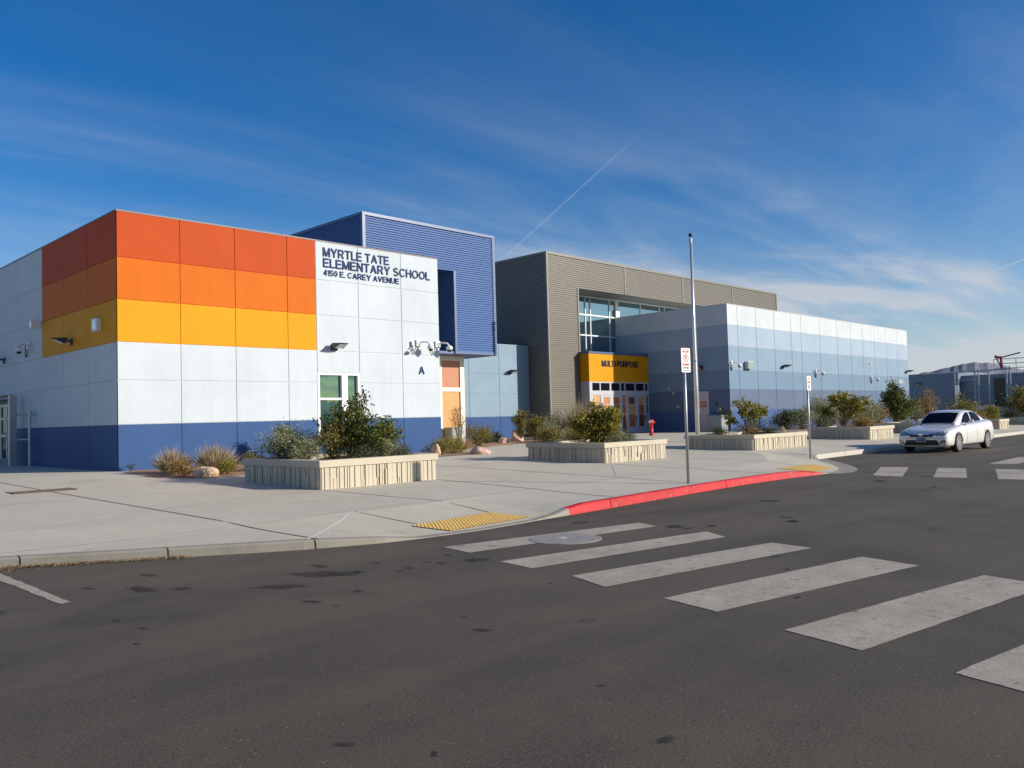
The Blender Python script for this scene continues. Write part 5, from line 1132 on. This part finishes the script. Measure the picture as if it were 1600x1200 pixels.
# visible peak group between the hall end and the yard (azimuth about 13-22 degrees)
pk = {24: 40, 22: 50, 21: 60, 20: 80, 19: 94, 18.3: 108, 17.6: 109, 17: 118, 16.2: 126, 15.4: 131, 14.6: 128, 14: 118, 13.2: 106, 12.4: 98, 11.5: 86, 10.5: 82, 9: 78}
ka = sorted(pk); kv = [pk[a] * 1.0 for a in ka]
pts = [(a, h) for a, h in pts if a > 24.5 or a < 8.5] + [(a, float(np.interp(a, ka, kv)) + random.uniform(-1.8, 1.8)) for a in np.arange(9, 24, .22)]; pts.sort(reverse=True)
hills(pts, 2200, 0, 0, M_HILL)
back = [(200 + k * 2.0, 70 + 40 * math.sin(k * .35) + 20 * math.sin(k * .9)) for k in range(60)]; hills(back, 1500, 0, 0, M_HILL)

# ------------------------------------------------------------------ car
def build_car():
    c = empty('silver_car', (0, 0, 0), 'silver four door saloon parked at the pale kerb', 'car')
    M_P = newmat('silver_car_paint'); b = M_P.node_tree.nodes['Principled BSDF']; b.inputs['Base Color'].default_value = (.80, .775, .73, 1); b.inputs['Metallic'].default_value = .2; b.inputs['Roughness'].default_value = .28; b.inputs['Coat Weight'].default_value = .6; b.inputs['Coat Roughness'].default_value = .05
    # stations: x from the nose backwards, half width, sill z, shoulder z, top z, top half width
    ST = [(0.00, .56, .30, .56, .64, .44), (0.04, .74, .22, .60, .70, .56), (.13, .84, .19, .66, .765, .64), (.36, .89, .18, .735, .825, .69), (.75, .895, .19, .79, .87, .70), (1.10, .905, .19, .84, .925, .72), (1.45, .91, .19, .875, .965, .73),
          (2.0, .91, .19, .90, .99, .74), (2.7, .91, .19, .92, 1.0, .74), (3.3, .91, .19, .945, 1.03, .74), (3.8, .905, .20, .965, 1.06, .73), (4.25, .89, .22, .975, 1.09, .70), (4.6, .85, .26, .965, 1.075, .64), (4.76, .78, .32, .93, 1.02, .56), (4.83, .62, .42, .84, .90, .44)]
    vs = []; fs = []; nr = 0
    def ring(x, w, zb, zs, zt, wt):
        H = [(0, zb), (w * .6, zb), (w * .93, zb + .02), (w * .985, zb + .12), (w, zb + (zs - zb) * .45), (w * .985, zb + (zs - zb) * .8), (w * .955, zs), (wt + (w - wt) * .45, zs + (zt - zs) * .6), (wt, zt - .01), (wt * .5, zt + .008), (0, zt + .012)]
        return [(x, y, z) for y, z in H] + [(x, -y, z) for y, z in H[-2:0:-1]]
    for s in ST:
        r = ring(*s); nr = len(r); vs += r
    for i in range(len(ST) - 1):
        for k in range(nr):
            a = i * nr + k; d = i * nr + (k + 1) % nr; fs.append((a, d, d + nr, a + nr))
    fs.append(tuple(reversed(range(nr)))); fs.append(tuple((len(ST) - 1) * nr + k for k in range(nr)))
    # greenhouse shell
    GS_ = [(1.28, .66, .94, .955, .60), (1.62, .70, .93, 1.14, .61), (2.05, .72, .93, 1.36, .60), (2.35, .73, .93, 1.435, .59), (2.75, .735, .94, 1.465, .585), (3.15, .735, .95, 1.452, .58), (3.5, .73, .96, 1.40, .57), (3.85, .71, .98, 1.28, .575), (4.15, .68, 1.0, 1.16, .58), (4.38, .64, 1.03, 1.085, .57)]
    o2 = len(vs); m2 = 0
    for x, wb, z0, z1, wt in GS_:
        r = [(x, wb, z0 - .12), (x, wb + (wt - wb) * .05, z0), (x, wb + (wt - wb) * .5, z0 + (z1 - z0) * .5), (x, wt + (wb - wt) * .10, z1 - .045 * (z1 - z0) / .5), (x, wt * .82, z1 - .004), (x, wt * .4, z1 + .012), (x, 0, z1 + .016)]
        r = r + [(a, -b_, c_) for a, b_, c_ in r[-2::-1]]; m2 = len(r); vs += r
    for i in range(len(GS_) - 1):
        for k in range(m2 - 1): a = o2 + i * m2 + k; fs.append((a, a + 1, a + 1 + m2, a + m2))
    fs.append(tuple(o2 + k for k in reversed(range(m2)))); fs.append(tuple(o2 + (len(GS_) - 1) * m2 + k for k in range(m2)))
    me = bpy.data.meshes.new('body'); me.from_pydata(vs, [], fs); me.update(); bm = bmesh.new(); bm.from_mesh(me); bmesh.ops.recalc_face_normals(bm, faces=bm.faces); bm.to_mesh(me); bm.free()
    tmp = bpy.data.objects.new('body_tmp', me); COL.objects.link(tmp); ss = tmp.modifiers.new('s', 'SUBSURF'); ss.levels = 2; ss.render_levels = 2
    cm = MB()
    for x in (.96, 3.74):
        for s in (1, -1): cm.lathe([(.365, 0), (.365, .3)], (x, s * .78 - (.0 if s > 0 else .3) + (0 if s > 0 else 0), .33), 40, axis='y')
    cut = cm.build('cutter', M_BLACK); bmc = bmesh.new(); bmc.from_mesh(cut.data); bmesh.ops.recalc_face_normals(bmc, faces=bmc.faces); bmc.to_mesh(cut.data); bmc.free()
    bo = tmp.modifiers.new('b', 'BOOLEAN'); bo.object = cut; bo.operation = 'DIFFERENCE'; bo.solver = 'FAST'
    dg = bpy.context.evaluated_depsgraph_get(); bme = bpy.data.meshes.new_from_object(tmp.evaluated_get(dg)); bme.name = 'body'
    bpy.data.objects.remove(tmp); bpy.data.objects.remove(cut)
    bme.materials.clear(); bme.materials.append(M_P); bme.materials.append(M_BLACK)
    for f in bme.polygons:
        f.use_smooth = True; ce = f.center
        for x in (.96, 3.74):
            if abs(math.hypot(ce.x - x, ce.z - .33) - .365) < .012 and abs(ce.y) < .9 and abs(f.normal.y) < .4: f.material_index = 1; f.use_smooth = False
        if abs(abs(ce.y) - .78) < .02 and min(math.hypot(ce.x - .96, ce.z - .33), math.hypot(ce.x - 3.74, ce.z - .33)) < .37 and abs(f.normal.y) > .9: f.material_index = 1
    body = bpy.data.objects.new('body', bme); COL.objects.link(body); body.parent = c
    bv = BVHTree.FromPolygons([v.co[:] for v in bme.vertices], [p.vertices[:] for p in bme.polygons])
    def patch(name, poly, axis, m_, off=.006, parent=c, cuts=4, sgn=1):
        """poly in the view plane of the axis; projected on the body"""
        bm = bmesh.new(); P3 = {'x': lambda a, b_: (-.6, a, b_), 'y': lambda a, b_: (a, sgn * 2, b_), 'z': lambda a, b_: (a, b_, 2.5)}[axis]
        vv = [bm.verts.new(P3(*p)) for p in poly]; bm.faces.new(vv); bmesh.ops.triangulate(bm, faces=bm.faces[:])
        for _ in range(cuts): bmesh.ops.subdivide_edges(bm, edges=[e for e in bm.edges if e.calc_length() > .09], cuts=1); bmesh.ops.triangulate(bm, faces=bm.faces[:])
        dd = {'x': Vector((1, 0, 0)), 'y': Vector((0, -sgn, 0)), 'z': Vector((0, 0, -1))}[axis]
        for v in bm.verts:
            h_ = bv.ray_cast(v.co, dd)
            if h_[0]: v.co = h_[0] - dd * off
        bm.normal_update(); me = bpy.data.meshes.new(name); bm.to_mesh(me); bm.free(); me.materials.append(m_); 
        for f in me.polygons: f.use_smooth = True
        o = bpy.data.objects.new(name, me); COL.objects.link(o); o.parent = parent; return o
    M_CH = mat('chrome', (.75, .76, .78), .12, metal=1); M_HL = mat('headlight_glass', (.20, .24, .28), .10, .5, 30, metal=.3, spec=.9); M_GR = mat('grille_dark', (.01, .01, .012), .4)
    patch('cowl', [(1.36, .60), (1.36, -.60), (1.43, -.60), (1.43, .60)], 'z', M_BLACK, .006)
    patch('windscreen', [(1.42, .58), (1.42, -.58), (2.10, -.52), (2.10, .52)], 'z', G_CAR, .008)
    patch('rear_window', [(3.62, .50), (3.62, -.50), (4.22, -.54), (4.22, .54)], 'z', G_CAR, .008)
    for s in (1, -1):
        w1 = patch('side_window', [(1.80, 1.0), (2.68, 1.02), (2.66, 1.38), (2.40, 1.36), (2.12, 1.25)], 'y', G_CAR, .008, sgn=s)
        w2 = patch('side_window', [(2.78, 1.02), (3.74, 1.06), (3.60, 1.25), (3.40, 1.34), (3.1, 1.38), (2.76, 1.385)], 'y', G_CAR, .008, sgn=s)
        for P in ([(1.72, 1.0), (1.72, .26), (1.735, .26), (1.735, 1.0)], [(2.72, 1.0), (2.72, .26), (2.735, .26), (2.735, 1.0)], [(3.62, .98), (3.42, .50), (3.435, .50), (3.635, .98)]): patch('door_seam', P, 'y', M_BLACK, .003, sgn=s)
        patch('sill_trim', [(1.40, .215), (3.30, .215), (3.30, .25), (1.40, .25)], 'y', M_BLACK, .004, sgn=s); patch('window_trim', [(1.74, .975), (3.86, 1.035), (3.86, 1.05), (1.74, .99)], 'y', M_CH, .006, sgn=s)
        for x in (2.5, 3.42): patch('door_handle', [(x, .88), (x + .17, .885), (x + .17, .91), (x, .905)], 'y', M_P, .03, sgn=s)
        hl = patch('headlight', [(s * .42, .655), (s * .50, .59), (s * .70, .60), (s * .885, .655), (s * .895, .74), (s * .82, .775), (s * .62, .75)], 'x', M_HL, .010)
        patch('lamp', [(s * .54, .63), (s * .66, .645), (s * .66, .71), (s * .56, .70)], 'x', M_CH, .014, hl)
        fl = patch('fog_recess', [(s * .60, .33), (s * .78, .36), (s * .76, .46), (s * .64, .42)], 'x', M_GR, .008)
        patch('fog_lamp', [(s * .67, .36), (s * .73, .37), (s * .73, .42), (s * .67, .41)], 'x', M_CH, .012, fl)
        mi = MB(); 
        mi.hexa([(1.86, s * .90, .98), (1.86, s * 1.06, 1.0), (2.02, s * 1.04, 1.0), (1.98, s * .90, .98), (1.88, s * .90, 1.08), (1.88, s * 1.06, 1.12), (2.03, s * 1.04, 1.12), (1.99, s * .90, 1.08)]); mi.box(1.9, 1.98, min(s * .78, s * .92), max(s * .78, s * .92), .97, 1.02)
        mo = mi.build('mirror', M_P, c); mb_ = mo.modifiers.new('b', 'BEVEL'); mb_.width = .03; mb_.segments = 3
        patch('tail_light', [(4.45, .80), (4.72, .80), (4.72, .93), (4.55, .95)], 'y', M_RED, .006, sgn=s)
    patch('grille', [(.47, .655), (-.47, .655), (-.36, .55), (.36, .55)], 'x', M_GR, .008)
    patch('chrome_bar', [(.52, .69), (.2, .665), (-.2, .665), (-.52, .69), (-.50, .665), (-.2, .635), (.2, .635), (.50, .665)], 'x', M_CH, .016)
    em = MB()
    n = 20
    def ell(a_, b_, cy, cz, w):
        for k in range(n):
            t0, t1 = 2 * math.pi * k / n, 2 * math.pi * (k + 1) / n
            em.poly([(0, cy + a_ * f * math.cos(t), cz + b_ * f * math.sin(t)) for f, t in ((1, t0), (1, t1), (1 - w, t1), (1 - w, t0))])
    ell(.075, .05, 0, 0, .2); ell(.045, .022, 0, .022, .3); ell(.02, .044, 0, -.002, .45)
    eo = em.build('emblem', M_CH, c); eo.location = (-.045, 0, .63)
    patch('lower_intake', [(.52, .45), (-.52, .45), (-.60, .27), (.60, .27)], 'x', M_GR, .010)
    patch('bumper_seam', [(.80, .505), (.3, .50), (-.3, .50), (-.80, .505), (-.80, .515), (-.3, .51), (.3, .51), (.80, .515)], 'x', M_BLACK, .004)
    patch('hood_seam', [(1.30, .66), (.40, .60), (.14, .42), (.155, .41), (.41, .585), (1.30, .645)], 'z', M_BLACK, .003); patch('hood_seam', [(1.30, -.66), (.40, -.60), (.14, -.42), (.155, -.41), (.41, -.585), (1.30, -.645)], 'z', M_BLACK, .003)
    pl = MB(); pl.box(-.03, .0, -.16, .16, .38, .54); po = pl.build('number_plate', mat('plate_edge', (.45, .47, .48), .4), c); pl = MB(); pl.box(-.034, -.03, -.14, .14, .40, .52); pl.build('plate_face', mat('plate_blue', (.10, .17, .25), .5, .3, 30), po)
    M_TY = mat('tyre_rubber', (.02, .02, .021), .8); M_RI = mat('alloy_rim', (.62, .63, .65), .3, metal=.8)
    for x in (.96, 3.74):
        for s in (1, -1):
            w = MB(); w.lathe([(.21, -.10), (.29, -.11), (.325, -.09), (.33, 0), (.325, .09), (.29, .11), (.21, .10)], n=32, axis='y'); wo_ = empty('wheel', (x, s * .80, .33)); del_ = wo_; wo_.parent = c
            w.build('tyre', M_TY, wo_, True)
            r = MB(); 
            y0, y1 = (.085, .105) if s > 0 else (-.105, -.085)
            r.lathe([(.235, -.09), (.235, .09)], n=32, axis='y', m=1); r.lathe([(.055, min(y0, y1)), (.055, max(y0, y1))], n=14, axis='y')
            for k in range(10):
                a = 2 * math.pi * k / 10; d = Vector((math.cos(a), 0, math.sin(a))); q = Vector((-math.sin(a), 0, math.cos(a))); ya, yb = min(y0, y1), max(y0, y1)
                P = [d * .04 - q * .018, d * .04 + q * .018, d * .235 + q * .030, d * .235 - q * .030]
                r.hexa([(p.x, ya, p.z) for p in P] + [(p.x, yb, p.z) for p in P])
            for k in range(32):
                a0, a1 = 2 * math.pi * k / 32, 2 * math.pi * (k + 1) / 32; yy = s * .112
                r.poly([(rr * math.cos(a), yy, rr * math.sin(a)) for rr, a in ((.245, a0), (.245, a1), (.218, a1), (.218, a0))])
            r.build('rim', [M_RI, M_BLACK], wo_)
    return c
car = build_car()
TH = R_(3.5)
fx, fy = 31.85, 9.42   # ground contact of the near front wheel
ct, st_ = math.cos(-TH), math.sin(-TH)
# local (0.96, -0.86) goes to (fx, fy)
lx, ly = .96, -.86
car.rotation_euler = (0, 0, -TH); car.location = (fx - (lx * ct - ly * st_), fy - (lx * st_ + ly * ct), 0.0)
